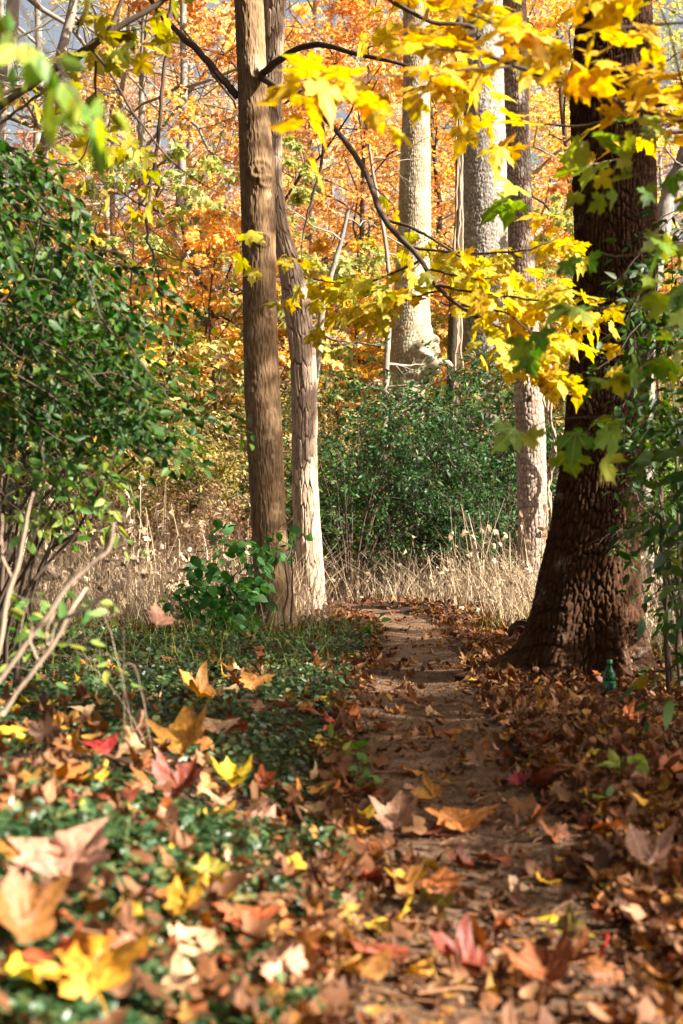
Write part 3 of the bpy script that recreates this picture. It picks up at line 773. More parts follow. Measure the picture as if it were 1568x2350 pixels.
slim('cherry_tree', 'thin reddish stem standing against the left side of the pale burred trunk', [(846, 330, 22.5, 6), (868, 460, 22.5, 8), (890, 600, 22.5, 10), (893, 700, 22.5, 13), (886, 850, 22.5, 14), (884, 980, 22.5, 15)], M['rough'], twigs=9, seed=10, )
slim('cherry_tree', 'small dark forked stem in the distance left of the smooth maple', [(478, 480, 31, 7), (484, 540, 31, 11), (494, 600, 31, 15), (490, 690, 31, 16)], M['darkbark'], twigs=6, seed=12)
dl = thing('leaning_dead_tree', 'bleached white dead trunk leaning right behind the green bush', 'dead tree', at(120, 14))
bpart('trunk', [(118, 985, 14, 16), (150, 930, 14, 17), (185, 880, 14, 15), (213, 828, 14, 10), (225, 800, 14, 4)], M['palewood'], dl, 40, 10, .006, 3)
bpart('stem_foot', [(118, 985, 14, 16), (96, 1040, 14, 17), (80, 1200, 14, 18), (74, 1430, 14, 20)], M['palewood'], dl, 30, 10, .006, 4)

# ------------------------------------------------------------------ shrubs
def shrub_meshes(rg, H, W, nstem, leafm, tmps, size, per=8, n2=7, n3=5, name='shrub', barkm='twig', updir=.6):
    th = rg.uniform(0, 6.28, nstem); out = rg.uniform(.15, 1, nstem) * W
    K = 8; s = np.linspace(0, 1, K)[None, :, None]
    top = np.column_stack([np.cos(th) * out, np.sin(th) * out, H * rg.uniform(.6, 1.1, nstem) * (1 - .25 * (out / W) ** 2)])
    base = np.column_stack([np.cos(th), np.sin(th), np.zeros(nstem)]) * rg.uniform(0, .12, (nstem, 1)) * W
    C = base[:, None] * (1 - s) + top[:, None] * np.concatenate([s ** 1.6, s ** 1.6, 1 - (1 - s) ** 1.5], 2) + rg.normal(0, .02 * H, (nstem, K, 3)) * s
    R = np.full((nstem, 1), .011) * np.linspace(1.2, .3, K)[None] * (H / 2) ** .5
    L2, R2 = spawn(C, R, n2, rg, .15, 1, (30, 75), (.25, .45), 5, .8, .1, .15, tip=True)
    L3, R3 = spawn(L2, R2, n3, rg, .1, 1, (30, 75), (.35, .7), 4, .8, .1, .2, tip=True)
    tb = MB(); tb.add(*tubes(C, R, 5), r=.5); tb.add(*tubes(L2, R2, 3), r=.4); tb.add(*tubes(L3, R3, 3), r=.4)
    lb = MB(); leaf_twigs(lb, tmps, L3, per, size, rg, .1, updir, .6, .2)
    a = mesh(name + '_stem', np.concatenate(tb.V), np.concatenate(tb.T), M[barkm], np.concatenate(tb.R), smooth=True)
    b = mesh(name + '_leaves', np.concatenate(lb.V), np.concatenate(lb.T), leafm, np.concatenate(lb.R))
    return a, b
SH = {'dark': shrub_meshes(np.random.default_rng(31), 2.6, 1.7, 20, M['honeydark'], T_OVAL, (.045, .075), per=5),
      'dark2': shrub_meshes(np.random.default_rng(32), 2.3, 1.6, 18, M['honeydark'], T_OVAL, (.045, .075), per=5),
      'olive': shrub_meshes(np.random.default_rng(33), 3.0, 1.8, 24, M['olive'], T_OVAL, (.06, .09), per=8),
      'olive2': shrub_meshes(np.random.default_rng(34), 2.4, 1.6, 22, M['olive'], T_OVAL, (.055, .085), per=8),
      'tan': shrub_meshes(np.random.default_rng(35), 2.2, 1.6, 24, M['tan'], T_OVAL, (.06, .10), per=5, barkm='palewood'),
      'bright': shrub_meshes(np.random.default_rng(36), 2.0, 1.4, 20, M['weed'], T_OVAL, (.05, .08), per=8)}
SHL = {'dark': ('honeysuckle_shrub', 'dense dark green honeysuckle', 'dark green shrubs behind the meadow'),
       'olive': ('brush_shrub', 'olive and yellow leafy brush', 'olive brush behind the meadow'),
       'tan': ('withered_shrub', 'withered tan shrub with dead leaves', 'withered shrubs behind the meadow'),
       'bright': ('spicebush_shrub', 'bright green leafy shrub', 'bright green shrubs around the meadow')}
def place_shrub(key, x, D, sc=1., label=None):
    nm, lb, gr = SHL[key.rstrip('2')]
    X = (x - 784) / F * D
    t = thing(nm, uniq(lb, x), 'shrub', (X, D, float(gz(X, D)) - .05), gr)
    t.rotation_euler = (0, 0, prs.uniform(0, 6.28)); t.scale = (sc, sc, sc * prs.uniform(.9, 1.1))
    obj('stems', SH[key][0], t); obj('foliage', SH[key][1], t)
for a in [('dark', 805, 19, 1.05), ('dark2', 860, 20.5, 1.2), ('dark', 1030, 20.5, 1.15), ('dark2', 1135, 20, 1.25), ('dark2', 1090, 23, 1.3), ('dark', 1015, 22.5, 1.1), ('dark', 1140, 18.6, .75), ('bright', 770, 20, .9), ('dark', 1290, 20, 1.), ('dark2', 980, 24, 1.2), ('bright', 1325, 21, .9),
          ('olive', 540, 22), ('olive2', 440, 20.5), ('olive', 350, 22), ('olive2', 250, 20), ('olive', 140, 21), ('olive2', 30, 20), ('olive', 640, 24), ('olive', 760, 25, 1.1), ('olive', 480, 26, 1.3), ('olive2', 300, 26, 1.3), ('olive', 120, 27, 1.3), ('dark2', 60, 18.5, .8), ('olive', 590, 28, 1.5), ('olive2', 890, 27, 1.4), ('olive', 1180, 26, 1.3),
          ('tan', 1210, 23.5, 1.2), ('tan', 1000, 27, 1.5), ('tan', 400, 18.7, .6), ('tan', 230, 19, .7), ('tan', 520, 19.5, .6), ('olive2', 1330, 24, 1.3), ('olive', 1450, 24, 1.3), ('bright', 1520, 21, 1.1), ('bright', 1620, 19, 1.1), ('bright', 1570, 24, 1.5), ('olive', 1620, 24, 1.6), ('olive2', 700, 32, 1.8), ('olive', 400, 34, 2.), ('olive2', 200, 36, 2.), ('olive', 1000, 34, 2.), ('olive', 1300, 35, 2.)]:
    place_shrub(*a)

# ------------------------------------------------------------------ the big green bush on the left
def inpoly(px, py, poly):
    poly = np.array(poly, float); c = np.zeros(px.shape, bool); j = len(poly) - 1
    for i in range(len(poly)):
        xi, yi = poly[i]; xj, yj = poly[j]
        hit = ((yi > py) != (yj > py)) & (px < (xj - xi) * (py - yi) / (yj - yi + 1e-9) + xi)
        c ^= hit; j = i
    return c
def region(poly, n, D0, D1, rg):
    p = np.array(poly); out = []
    while len(out) < n:
        x = rg.uniform(p[:, 0].min(), p[:, 0].max(), n); y = rg.uniform(p[:, 1].min(), p[:, 1].max(), n)
        k = inpoly(x, y, poly)
        for a, b in zip(x[k], y[k]): out.append(P(a, b, rg.uniform(D0, D1)))
    return np.array(out[:n])
def twigs_at(pts, d, L, rg, K=5, droop=.2, jit=.35, r=.0022):
    n = len(pts); dd = norm(np.asarray(d) + rg.normal(0, jit, (n, 3))); ln = rg.uniform(*L, (n, 1, 1)); u = np.linspace(0, 1, K)[None, :, None]
    C = pts[:, None] + dd[:, None] * (u - .5) * ln + np.array([0, 0, -1.]) * droop * ln * u ** 2 + rg.normal(0, .02, (n, K, 3)) * ln
    return C, np.full((n, 1), r) * np.linspace(1, .4, K)[None]
def inside_view(C, poly, rg, leak=.5):
    q = C[:, -1]; D = q[:, 1]
    x = q[:, 0] / D * F + 784; y = HZ + (CAMZ - q[:, 2]) * F / D
    return inpoly(x, y, poly) | ((rg.uniform(0, 1, len(q)) < leak) & (y < 1090))
def bush(name, label, base, poly, D0, D1, ntw, leafm, tmps, size, d, seed, main=14, L=(.22, .45), per=10, barkm='twig', droop=.2, updir=.5, cat='bush', rm=.010, rt=.0022):
    g2 = np.random.default_rng(seed)
    t = thing(name, label, cat, base)
    tips = region(poly, main, D0, D1, g2)
    K = 12; s = np.linspace(0, 1, K)[None, :, None]
    b = np.array(base)[None] + g2.normal(0, .12, (main, 3)) * np.array([1, 1, 0])
    C = b[:, None] * (1 - s) + tips[:, None] * s + np.array([0, 0, 1.]) * .35 * (s * (1 - s)) * 2 + g2.normal(0, min(.015, rm * 1.2), (main, K, 3))
    R = np.full((main, 1), rm) * np.linspace(1.2, .3, K)[None]
    mb = MB(); mb.add(*tubes(C, R, 6), r=.5)
    if ntw > 100:
        ncl = ntw // 11
        cl = region(poly, ncl, D0, D1, g2)
        B0, BR = twigs_at(cl, d, (.35, .8), g2, K=7, droop=.25, jit=.2, r=.0038)
        mb.add(*tubes(B0, BR, 4), r=.4)
        Ct, Rt = spawn(B0, BR, 11, g2, .05, 1, (20, 65), None or (.2, .3), 5, .35, .0, droop, L=L, rr=.5, tip=True)
        kk = inside_view(Ct, poly, g2); Ct, Rt = Ct[kk], Rt[kk]
    else:
        B0 = None
        tw = region(poly, ntw, D0, D1, g2)
        Ct, Rt = twigs_at(tw, d, L, g2, droop=droop, r=rt)
    mb.add(*tubes(Ct, Rt, 3), r=.4)
    # side shoots joining twigs to the main stems
    flatp = C.reshape(-1, 3)
    ends = B0[:, 0] if B0 is not None else Ct[::3, 0]
    near = np.array([flatp[np.argmin(((flatp - c) ** 2).sum(1))] for c in ends])
    u5 = np.linspace(0, 1, 5)[None, :, None]
    J = near[:, None] * (1 - u5) + ends[:, None] * u5 + np.array([0, 0, .06]) * np.sin(u5 * math.pi) * min(1, rm * 90)
    mb.add(*tubes(J, np.full(J.shape[:2], min(.003, rm * .4)), 3), r=.4)
    mb.build('stems', M[barkm], t, smooth=True)
    lb = MB(); leaf_twigs(lb, tmps, Ct, per, size, g2, .02, updir, .55, .15, spread=.55)
    lb.build('foliage', leafm, t)
    return t
HP = [(-160, 300), (80, 300), (170, 350), (240, 420), (300, 490), (330, 580), (350, 660), (390, 720), (410, 800), (445, 860), (470, 950), (510, 1030), (470, 1060), (400, 1010), (330, 1010), (290, 1060), (230, 1120), (120, 1090), (0, 1110), (-160, 1120)]
bush('honeysuckle_bush', 'large glossy green honeysuckle bush arching in from the left edge', (-1.75, 6.6, .03), [(a * .92 - 60, b - 5) for a, b in HP], 5.2, 7.2, 1100, M['honey'], T_OVAL, (.034, .058), (.8, 0, -.4), 41, main=22, L=(.14, .30), per=10)
bush('honeysuckle_bush', 'thin sprays of pale yellow-green leaves hanging under the big left bush', (-1.5, 5.9, .03), [(0, 1060), (260, 1060), (300, 1130), (290, 1190), (140, 1210), (0, 1180)], 5.0, 5.8, 26, M['weed'], T_OVAL, (.04, .065), (.6, 0, -.5), 42, main=5, L=(.15, .3), per=7)
# right side: shrub beside and behind the oak, and the vine on its flank
RP = [(1450, 640), (1505, 480), (1640, 380), (1700, 1650), (1560, 1600), (1500, 1400), (1440, 1360), (1420, 1240), (1450, 1000), (1420, 850)]
bush('honeysuckle_bush', 'dark green leafy bush hugging the right flank of the big oak', (1.75, 7.0, -.02), RP, 6.2, 7.9, 460, M['honey'], T_OVAL, (.04, .068), (-.6, -.1, -.2), 43, main=14, L=(.16, .32), per=6)
bush('honeysuckle_bush', 'low dark bush with drooping leaves at the right edge beside the path', (1.45, 5.2, -.02), [(1540, 1000), (1700, 980), (1750, 1650), (1560, 1560)], 4.8, 5.6, 26, M['honey'], T_OVAL, (.06, .09), (-.6, -.1, -.3), 44, main=5, per=7)
# sapling at the foot of the maple
bush('spicebush_sapling', 'broad-leaved green sapling at the foot of the smooth maple', (-.92, 11.9, .04), [(470, 1225), (560, 1230), (610, 1260), (600, 1330), (560, 1420), (500, 1440), (440, 1400), (400, 1380), (440, 1300)], 11.3, 12.3, 62, M['sapl'], T_ROUND, (.07, .12), (.5, 0, .0), 45, main=9, L=(.2, .4), per=6, updir=.9, droop=.1)
bush('spicebush_sapling', 'few broad green leaves reaching across the smooth maple trunk', (-.5, 12.3, .05), [(590, 1225), (690, 1205), (700, 1240), (600, 1280)], 12.2, 12.5, 5, M['sapl'], T_ROUND, (.09, .13), (.8, 0, .2), 46, main=3, L=(.2, .35), per=5, updir=.7)

# ------------------------------------------------------------------ yellow maple boughs
def bough(parent, mains, seed, leafm, size, tmps=T_MAPLE, tw=8, L=(.2, .42), per=5, mat='twig', n2=0, updir=.9, out=.35, droop=.35, flat=.35, rfun=None):
    g2 = np.random.default_rng(seed)
    lb = MB()
    for k, pts in enumerate(mains):
        mb = MB()
        C, R = branch(pts, 30, 8, .004, seed + k)
        mb.add(*tubes(C, R, 8, cap=True), r=.4)
        src, sr = C, R
        T1, Q1 = spawn(src, sr * .5, tw, g2, .12, 1, (30, 70), None or (.1, .2), 5, flat, .0, .12, L=L, rr=.5, tip=True)
        Q1 = np.minimum(Q1, .004)
        mb.add(*tubes(T1, Q1, 4), r=.4)
        if n2:
            T2, Q2 = spawn(T1, Q1, n2, g2, .2, 1, (30, 65), (.4, .7), 4, flat, 0, .15)
            mb.add(*tubes(T2, Q2, 3), r=.4)
            leaf_twigs(lb, tmps, T2, max(2, per - 2), size, g2, .3, updir, out, droop)
        leaf_twigs(lb, tmps, T1, per, size, g2, .25, updir, out, droop)
        mb.build('branch', M[mat], parent, smooth=True)
    lb.build('foliage', leafm, parent, flat=True)
# low branch of the smooth maple sweeping towards the camera
bough(mp_, [[(602, 178, 12.75, 20), (640, 205, 12.30, 15), (705, 240, 11.30, 12), (760, 285, 10.00, 13), (830, 380, 8.72, 14), (880, 500, 7.76, 14), (960, 590, 7.12, 12), (1010, 665, 6.80, 10), (1100, 730, 6.64, 8), (1180, 760, 6.64, 7), (1260, 762, 6.48, 4)]],
      101, M['yellow'], (.065, .09), tw=5, per=3)
bough(mp_, [[(880, 500, 7.76, 8), (960, 530, 7.60, 7), (1060, 590, 7.44, 5), (1120, 650, 7.12, 3)],
            [(940, 565, 7.28, 7), (1060, 580, 7.12, 6), (1200, 575, 6.96, 5), (1285, 545, 6.96, 3)],
            [(960, 600, 7.12, 7), (870, 640, 7.28, 5), (780, 650, 7.60, 4), (720, 640, 7.92, 3)],
            [(1000, 655, 6.80, 7), (1130, 675, 6.64, 6), (1240, 690, 6.48, 5), (1290, 685, 6.32, 3)],
            [(1010, 665, 6.80, 5), (920, 690, 6.96, 4), (830, 700, 7.28, 3)],
            [(1100, 730, 6.64, 5), (1170, 800, 6.48, 4), (1220, 850, 6.32, 3)],
            [(985, 620, 6.96, 6), (1090, 640, 6.80, 5), (1180, 640, 6.64, 3)],
            [(1060, 700, 6.64, 6), (1160, 720, 6.32, 5), (1250, 790, 6.00, 3)]],
      102, M['yellow'], (.065, .095), tw=8, per=5, L=(.10, .27))
# its other limbs
bpart('branch', [(600, 172, 12.75, 16), (625, 150, 12.6, 17), (665, 122, 12.4, 15), (712, 104, 12.2, 14), (760, 108, 12.0, 13), (830, 128, 11.7, 10), (930, 150, 11.4, 7), (1040, 190, 11.2, 4)], M['twig'], mp_, 50, 10, .006, 11)
bpart('branch', [(545, 222, 12.9, 17), (510, 180, 12.9, 17), (462, 125, 13.0, 16), (410, 75, 13.1, 14), (360, 20, 13.2, 12), (320, -60, 13.4, 9), (280, -200, 13.8, 5)], M['twig'], mp_, 50, 10, .006, 12)
# thin stems crossing in the middle
bpart('branch', [(712, 240, 11.2, 6), (740, 290, 11.0, 8), (738, 370, 10.9, 7), (715, 460, 10.9, 6), (700, 520, 10.9, 4), (690, 600, 10.9, 2)], M['twig'], mp_, 40, 7, .006, 13)

# near golden maple whose trunk stands out of view on the right
gm = thing('maple_tree', 'golden maple boughs hanging in from the upper right, close and out of focus', 'tree', (2.3, 4.6, float(gz(2.3, 4.6))))
mb = MB(); C = np.array([[[2.3, 4.6, -.4], [2.32, 4.6, 1], [2.25, 4.55, 2.6], [2.2, 4.5, 4.2], [2.25, 4.6, 6.5]]]); mb.add(*tubes(C, np.array([[.12, .10, .09, .075, .04]]), 16), r=.5); mb.build('trunk', M['maple'], gm, smooth=True)
bough(gm, [[(2430, 420, 4.5, 60), (1900, 330, 4.4, 34), (1600, 285, 4.3, 20), (1450, 242, 4.25, 17), (1300, 192, 4.2, 15), (1180, 150, 4.2, 11), (1080, 120, 4.2, 7), (960, 110, 4.2, 4)],
           [(1180, 150, 4.2, 8), (1040, 165, 4.1, 6), (900, 175, 4.0, 5), (760, 175, 3.9, 3)],
           [(1300, 192, 4.2, 8), (1220, 110, 4.3, 6), (1120, 50, 4.4, 5), (1020, 20, 4.5, 3)],
           [(1450, 242, 4.2, 8), (1460, 140, 4.1, 6), (1430, 60, 4.0, 4), (1380, -20, 4.0, 3)],
           [(1600, 285, 4.3, 9), (1560, 180, 4.0, 6), (1540, 80, 3.8, 5), (1500, -20, 3.7, 3)],
           [(1400, 225, 4.2, 6), (1330, 150, 4.0, 5), (1240, 130, 3.9, 3)],
           [(1900, 330, 4.4, 16), (1760, 120, 4.0, 12), (1600, 60, 3.8, 8), (1420, 60, 3.7, 5), (1250, 60, 3.7, 3)],
           [(1760, 120, 4.0, 10), (1600, -30, 4.2, 8), (1350, -20, 4.4, 6), (1130, -10, 4.6, 4)],
           [(900, 175, 4.0, 4), (800, 190, 3.9, 4), (690, 200, 3.8, 3)]],
      103, M['yellowtop'], (.06, .095), tw=7, per=3, L=(.08, .22), n2=0, droop=.12, updir=1.6, out=.3, flat=.15)
bough(gm, [[(980, 110, 6.0, 8), (1090, 70, 6.0, 12), (1000, 50, 6.0, 11), (950, 30, 6.0, 10), (880, -10, 6.1, 11), (800, -90, 6.2, 12)],
           [(1700, 200, 5.6, 14), (1480, 250, 5.8, 8), (1330, 290, 6.0, 6), (1200, 280, 6.1, 4)],
           [(1100, 80, 6.0, 7), (1070, 140, 6.1, 5), (1060, 190, 6.2, 3)]],
      104, M['yellowtop'], (.08, .11), tw=6, per=3, L=(.12, .28), droop=.2, updir=1.3)
# green maple sapling sprays before the oak
gs = thing('maple_sapling', 'young maple with jagged yellow-green leaves spraying across the dark oak', 'tree', (1.75, 4.4, float(gz(1.75, 4.4))))
mb = MB(); C = np.array([[[1.75, 4.4, -.2], [1.72, 4.4, .8], [1.7, 4.35, 1.6], [1.62, 4.3, 2.6]]]); mb.add(*tubes(C, np.array([[.022, .018, .014, .006]]), 10), r=.5); mb.build('trunk', M['twig'], gs, smooth=True)
bough(gs, [[(2050, 300, 4.35, 14), (1700, 260, 4.3, 8), (1560, 280, 4.25, 6), (1440, 300, 4.2, 4), (1380, 320, 4.2, 3)],
           [(2050, 620, 4.35, 14), (1700, 540, 4.3, 8), (1560, 560, 4.25, 6), (1430, 590, 4.2, 4), (1350, 580, 4.2, 3)],
           [(2060, 800, 4.35, 14), (1720, 680, 4.3, 8), (1560, 680, 4.25, 6), (1420, 700, 4.2, 5), (1300, 720, 4.1, 4), (1240, 740, 4.1, 3)],
           [(2060, 420, 4.35, 10), (1720, 400, 4.2, 6), (1560, 380, 4.2, 4), (1480, 400, 4.2, 3)],
           [(2060, 760, 4.35, 10), (1720, 800, 4.3, 6), (1560, 800, 4.3, 4), (1480, 830, 4.3, 3)]],
      105, M['mgreen'], (.048, .075), tw=5, per=3, L=(.08, .2), updir=.7, out=.5)
bough(gs, [[(1440, 360, 6.0, 4), (1380, 375, 6.0, 4), (1310, 392, 6.0, 3), (1240, 410, 6.0, 2), (1200, 420, 6., 2)]], 106, M['mgreen'], (.10, .14), tw=3, per=2, L=(.08, .14), mat='palewood')
bough(gs, [[(2060, 1020, 4.35, 9), (1800, 1000, 4.3, 7), (1500, 960, 4.4, 4), (1300, 960, 4.5, 3), (1200, 985, 4.5, 2)]], 107, M['mgreen'], (.07, .10), tw=4, per=2, L=(.08, .16), updir=.4)

# upper left: a branch crossing, and its thin-leaved twigs
lt = thing('elm_tree', 'dark slanting bough with thin yellow-green leaves crossing the upper left corner', 'tree', (-3.0, 6.4, float(gz(-3.0, 6.4))))
mb = MB(); C = np.array([[[-3.0, 6.4, -.3], [-2.95, 6.4, 1.0], [-2.9, 6.35, 1.9], [-2.95, 6.4, 3.2], [-3, 6.5, 6]]]); mb.add(*tubes(C, np.array([[.1, .085, .08, .06, .03]]), 14), r=.5); mb.build('trunk', M['rough'], lt, smooth=True)
bough(lt, [[(-720, 700, 6.35, 40), (-300, 430, 6.2, 26), (0, 243, 6.0, 18), (90, 180, 6.0, 18), (180, 125, 6.0, 18), (280, 60, 6.0, 16), (360, 10, 6.0, 14), (450, -60, 6.0, 10)],
           [(205, 105, 6.0, 9), (240, 150, 6.1, 7), (300, 250, 6.2, 6), (350, 320, 6.3, 5), (430, 400, 6.4, 4), (520, 450, 6.5, 3)],
           [(215, 110, 6.0, 12), (250, 70, 6.0, 12), (275, 10, 6.0, 10), (300, -60, 6.0, 8)],
           [(0, 285, 6.0, 7), (90, 215, 6.0, 7), (210, 110, 6.0, 8)],
           [(0, 330, 6.3, 4), (90, 360, 6.3, 4), (160, 378, 6.2, 4), (200, 340, 6.1, 4), (218, 240, 6.1, 6), (220, 140, 6.0, 6)],
           [(0, 220, 6.6, 9), (40, 205, 6.6, 10), (110, 205, 6.5, 9), (200, 260, 6.5, 5), (260, 330, 6.6, 3)]],
      108, M['ygreen'], (.06, .095), tw=5, per=3, L=(.15, .35), droop=.5, updir=.6, out=.5)
nv = thing('vine_spray', 'very near blurred green and cream leaves dangling at the upper left corner', 'vine', (-.75, 2.2, float(gz(-.75, 2.2))))
mb = MB(); C, R = branch([(-330, 1900, 2.2, 16), (-330, 900, 2.2, 14), (-300, 200, 2.2, 12), (-120, -60, 2.2, 9), (30, -40, 2.2, 7)], 40, 8, .003, 3); mb.add(*tubes(C, R, 8), r=.5); mb.build('stem', M['twig'], nv, smooth=True)
bough(nv, [[(30, -40, 2.2, 7), (70, 60, 2.2, 7), (120, 140, 2.15, 6), (170, 210, 2.15, 5), (200, 260, 2.1, 3)], [(30, -40, 2.2, 6), (20, 60, 2.2, 5), (50, 130, 2.2, 3)]], 109, M['mgreen'], (.035, .06), tmps=T_OVAL + T_ROUND, tw=6, per=3, L=(.04, .09), updir=.2, out=.8, droop=.8)
# hanging woody vine
hv = thing('hanging_vine', 'bare brown woody vine hanging down left of the smooth maple', 'vine', P(392, -300, 9))
mb = MB(); C, R = branch([(395, -900, 9, 9), (392, -100, 9, 9), (388, 60, 9, 9), (372, 200, 9, 9), (362, 330, 9, 9), (350, 400, 9, 9), (338, 470, 9, 8), (340, 540, 9, 7), (352, 590, 9, 6), (366, 640, 9, 5), (372, 700, 9, 4), (390, 800, 9, 3)], 90, 8, .008, 8)
mb.add(*tubes(C, R, 8), r=.5); mb.build('stem', M['twig'], hv, smooth=True)
g2 = np.random.default_rng(9); T1, Q1 = spawn(C, R, 14, g2, .45, 1, (30, 80), (.1, .2), 6, 1, .1, .1, L=(.2, .6), wob=.05); mb = MB(); mb.add(*tubes(T1, np.minimum(Q1, .004), 4), r=.5); mb.build('twigs', M['twig'], hv, smooth=True)
lb = MB(); leaf_twigs(lb, T_ROUND, T1, 3, (.05, .09), g2, .3, .5, .6, .5); lb.build('foliage', M['yellow'], hv, flat=True)

# ------------------------------------------------------------------ near dry weed at the left edge
dw = thing('dry_weed', 'bare pale tan weed stems leaning in at the left edge', 'weed', (-.86, 3.3, float(gz(-.86, 3.3))))
mb = MB()
for k, pts in enumerate([[(5, 1640, 3.3, 11), (60, 1560, 3.3, 11), (115, 1490, 3.3, 10), (165, 1400, 3.3, 9), (200, 1350, 3.35, 7)],
                         [(-60, 1640, 3.4, 12), (0, 1560, 3.4, 13), (60, 1480, 3.4, 12), (110, 1410, 3.4, 12), (160, 1340, 3.4, 11), (215, 1290, 3.4, 9), (250, 1260, 3.4, 8), (262, 1200, 3.4, 4)],
                         [(-40, 1620, 3.6, 11), (0, 1480, 3.6, 12), (20, 1360, 3.6, 12), (45, 1290, 3.6, 10), (60, 1200, 3.6, 8), (78, 1130, 3.6, 3)],
                         [(30, 1330, 3.6, 6), (8, 1280, 3.6, 6), (5, 1180, 3.6, 3)], [(128, 1400, 3.4, 8), (108, 1440, 3.4, 6), (112, 1480, 3.4, 5), (130, 1430, 3.4, 3)],
                         [(95, 1530, 3.3, 5), (70, 1470, 3.3, 6), (75, 1440, 3.3, 3)]]):
    C, R = branch(pts, 26, 8, .002, k); mb.add(*tubes(C, R, 8, cap=True), r=.7)
mb.build('stems', M['palewood'], dw, smooth=True)
mb = MB(); C, R = branch([(120, 1430, 3.2, 6), (190, 1400, 3.2, 9), (250, 1360, 3.2, 8), (285, 1330, 3.2, 4)], 20, 8, .002, 7); mb.add(*tubes(C, R, 8, cap=True), r=.3); mb.build('dark_stem', M['darkbark'], dw, smooth=True)
bush('small_weed', 'thin drying weed with a few green and brown leaves near the left edge', (-.55, 3.9, .03), [(40, 1330), (330, 1330), (360, 1560), (60, 1560)], 3.4, 4.4, 16, M['weed'], T_OVAL, (.03, .05), (.3, 0, .3), 47, main=4, L=(.1, .2), per=4, cat='weed', barkm='palewood', rm=.0016, rt=.0010)

# ------------------------------------------------------------------ ground covers
rg = np.random.default_rng(77)
# dry meadow stalks
def stalks(n, xr, Dr, h, name, seed, mat, wpx=(.004, .010), lean=.25, dmask=None):
    g2 = np.random.default_rng(seed)
    D = g2.uniform(*Dr, n); X = (g2.uniform(*xr, n) - 784) / F * D
    d = X - pathx(D); k = np.abs(d) > .55
    k |= D > 18
    if dmask is not None: k &= dmask(X, D)
    X, D = X[k], D[k]; n = len(X)
    H = g2.uniform(*h, n) * (.6 + .8 * fbm(X * 1.1, D * 1.1, o=2))
    K = 4; u = np.linspace(0, 1, K)
    ld = g2.normal(0, lean, (n, 2))
    C = np.zeros((n, K, 3)); C[..., 0] = X[:, None] + ld[:, :1] * H[:, None] * u ** 1.5; C[..., 1] = D[:, None] + ld[:, 1:] * H[:, None] * u ** 1.5; C[..., 2] = gz(X, D)[:, None] - .02 + H[:, None] * u
    C[:, 1:, :2] += g2.normal(0, .012, (n, K - 1, 2))
    th = g2.uniform(0, 3.14, n); w = g2.uniform(*wpx, n)
    off = np.column_stack([np.cos(th), np.sin(th), np.zeros(n)])[:, None] * (w[:, None] * np.linspace(1, .4, K))[..., None] * .5
    A = np.stack([C - off, C + off], 2).reshape(n, K * 2, 3)
    T = []
    for q in range(K - 1): T += [[2 * q, 2 * q + 1, 2 * q + 3], [2 * q, 2 * q + 3, 2 * q + 2]]
    T = np.array(T)
    TT = (T[None] + (np.arange(n) * K * 2)[:, None, None]).reshape(-1, 3)
    mb = MB(); mb.add(A.reshape(-1, 3), TT, np.repeat(g2.uniform(0, 1, n), len(T)))
    return mb, C
mb, C = stalks(9000, (-120, 1420), (12.4, 20.5), (.15, .75), 'x', 1, None, (.004, .012), .5, dmask=lambda X, D: ~((np.abs(X - pathx(D)) < .8) & (D < 17)))
ix = rg.choice(len(C), 2600)
put(mb, T_CRUM, C[ix, rg.integers(1, 4, 2600)], rg.normal(0, 1, (2600, 3)) + np.array([0, 0, -.6]), rg.normal(0, 1, (2600, 3)), rg.uniform(.02, .05, 2600), rg)
o = mb.build('dry_grass', M['stalk']); tag(o, 'tangle of tan dry stalks filling the sunny meadow behind the trunks', 'grass', kind='stuff')
mb, C = stalks(650, (-120, 1300), (12.8, 18), (.7, 1.25), 'x', 12, None, (.007, .014), .2, dmask=lambda X, D: np.abs(X - pathx(D)) > 1.2)
for q in range(3):
    ii = rg.choice(len(C), 300); ff = rg.uniform(0, 1, (300, 1)); jj = rg.integers(1, 3, 300)
    put(mb, T_CRUM, C[ii, jj] * (1 - ff) + C[ii, jj + 1] * ff, rg.normal(0, .5, (300, 3)) + np.array([0, 0, -1.]), rg.normal(0, 1, (300, 3)), rg.uniform(.04, .09, 300), rg)
o = mb.build('withered_weeds', M['stalk']); tag(o, 'taller withered weeds with hanging dead leaves standing above the dry stalks', 'weeds', kind='stuff')
mb, C = stalks(3200, (-200, 1700), (6.0, 13.6), (.08, .30), 'x', 2, None, (.003, .006), .4, dmask=lambda X, D: (X < pathx(D) - .5) & (D > 7.5) | (X > 1.9) | (D > 12.2))
o = mb.build('green_grass', M['weed']); tag(o, 'short green grass and weeds edging the path and meadow', 'grass', kind='stuff')
mb, C = stalks(1600, (1480, 1800), (7.5, 14), (.25, .7), 'x', 6, None, dmask=lambda X, D: X > 2.1)
o = mb.build('dry_weeds', M['stalk']); tag(o, 'dry stalks behind the oak at the right edge', 'grass', kind='stuff')

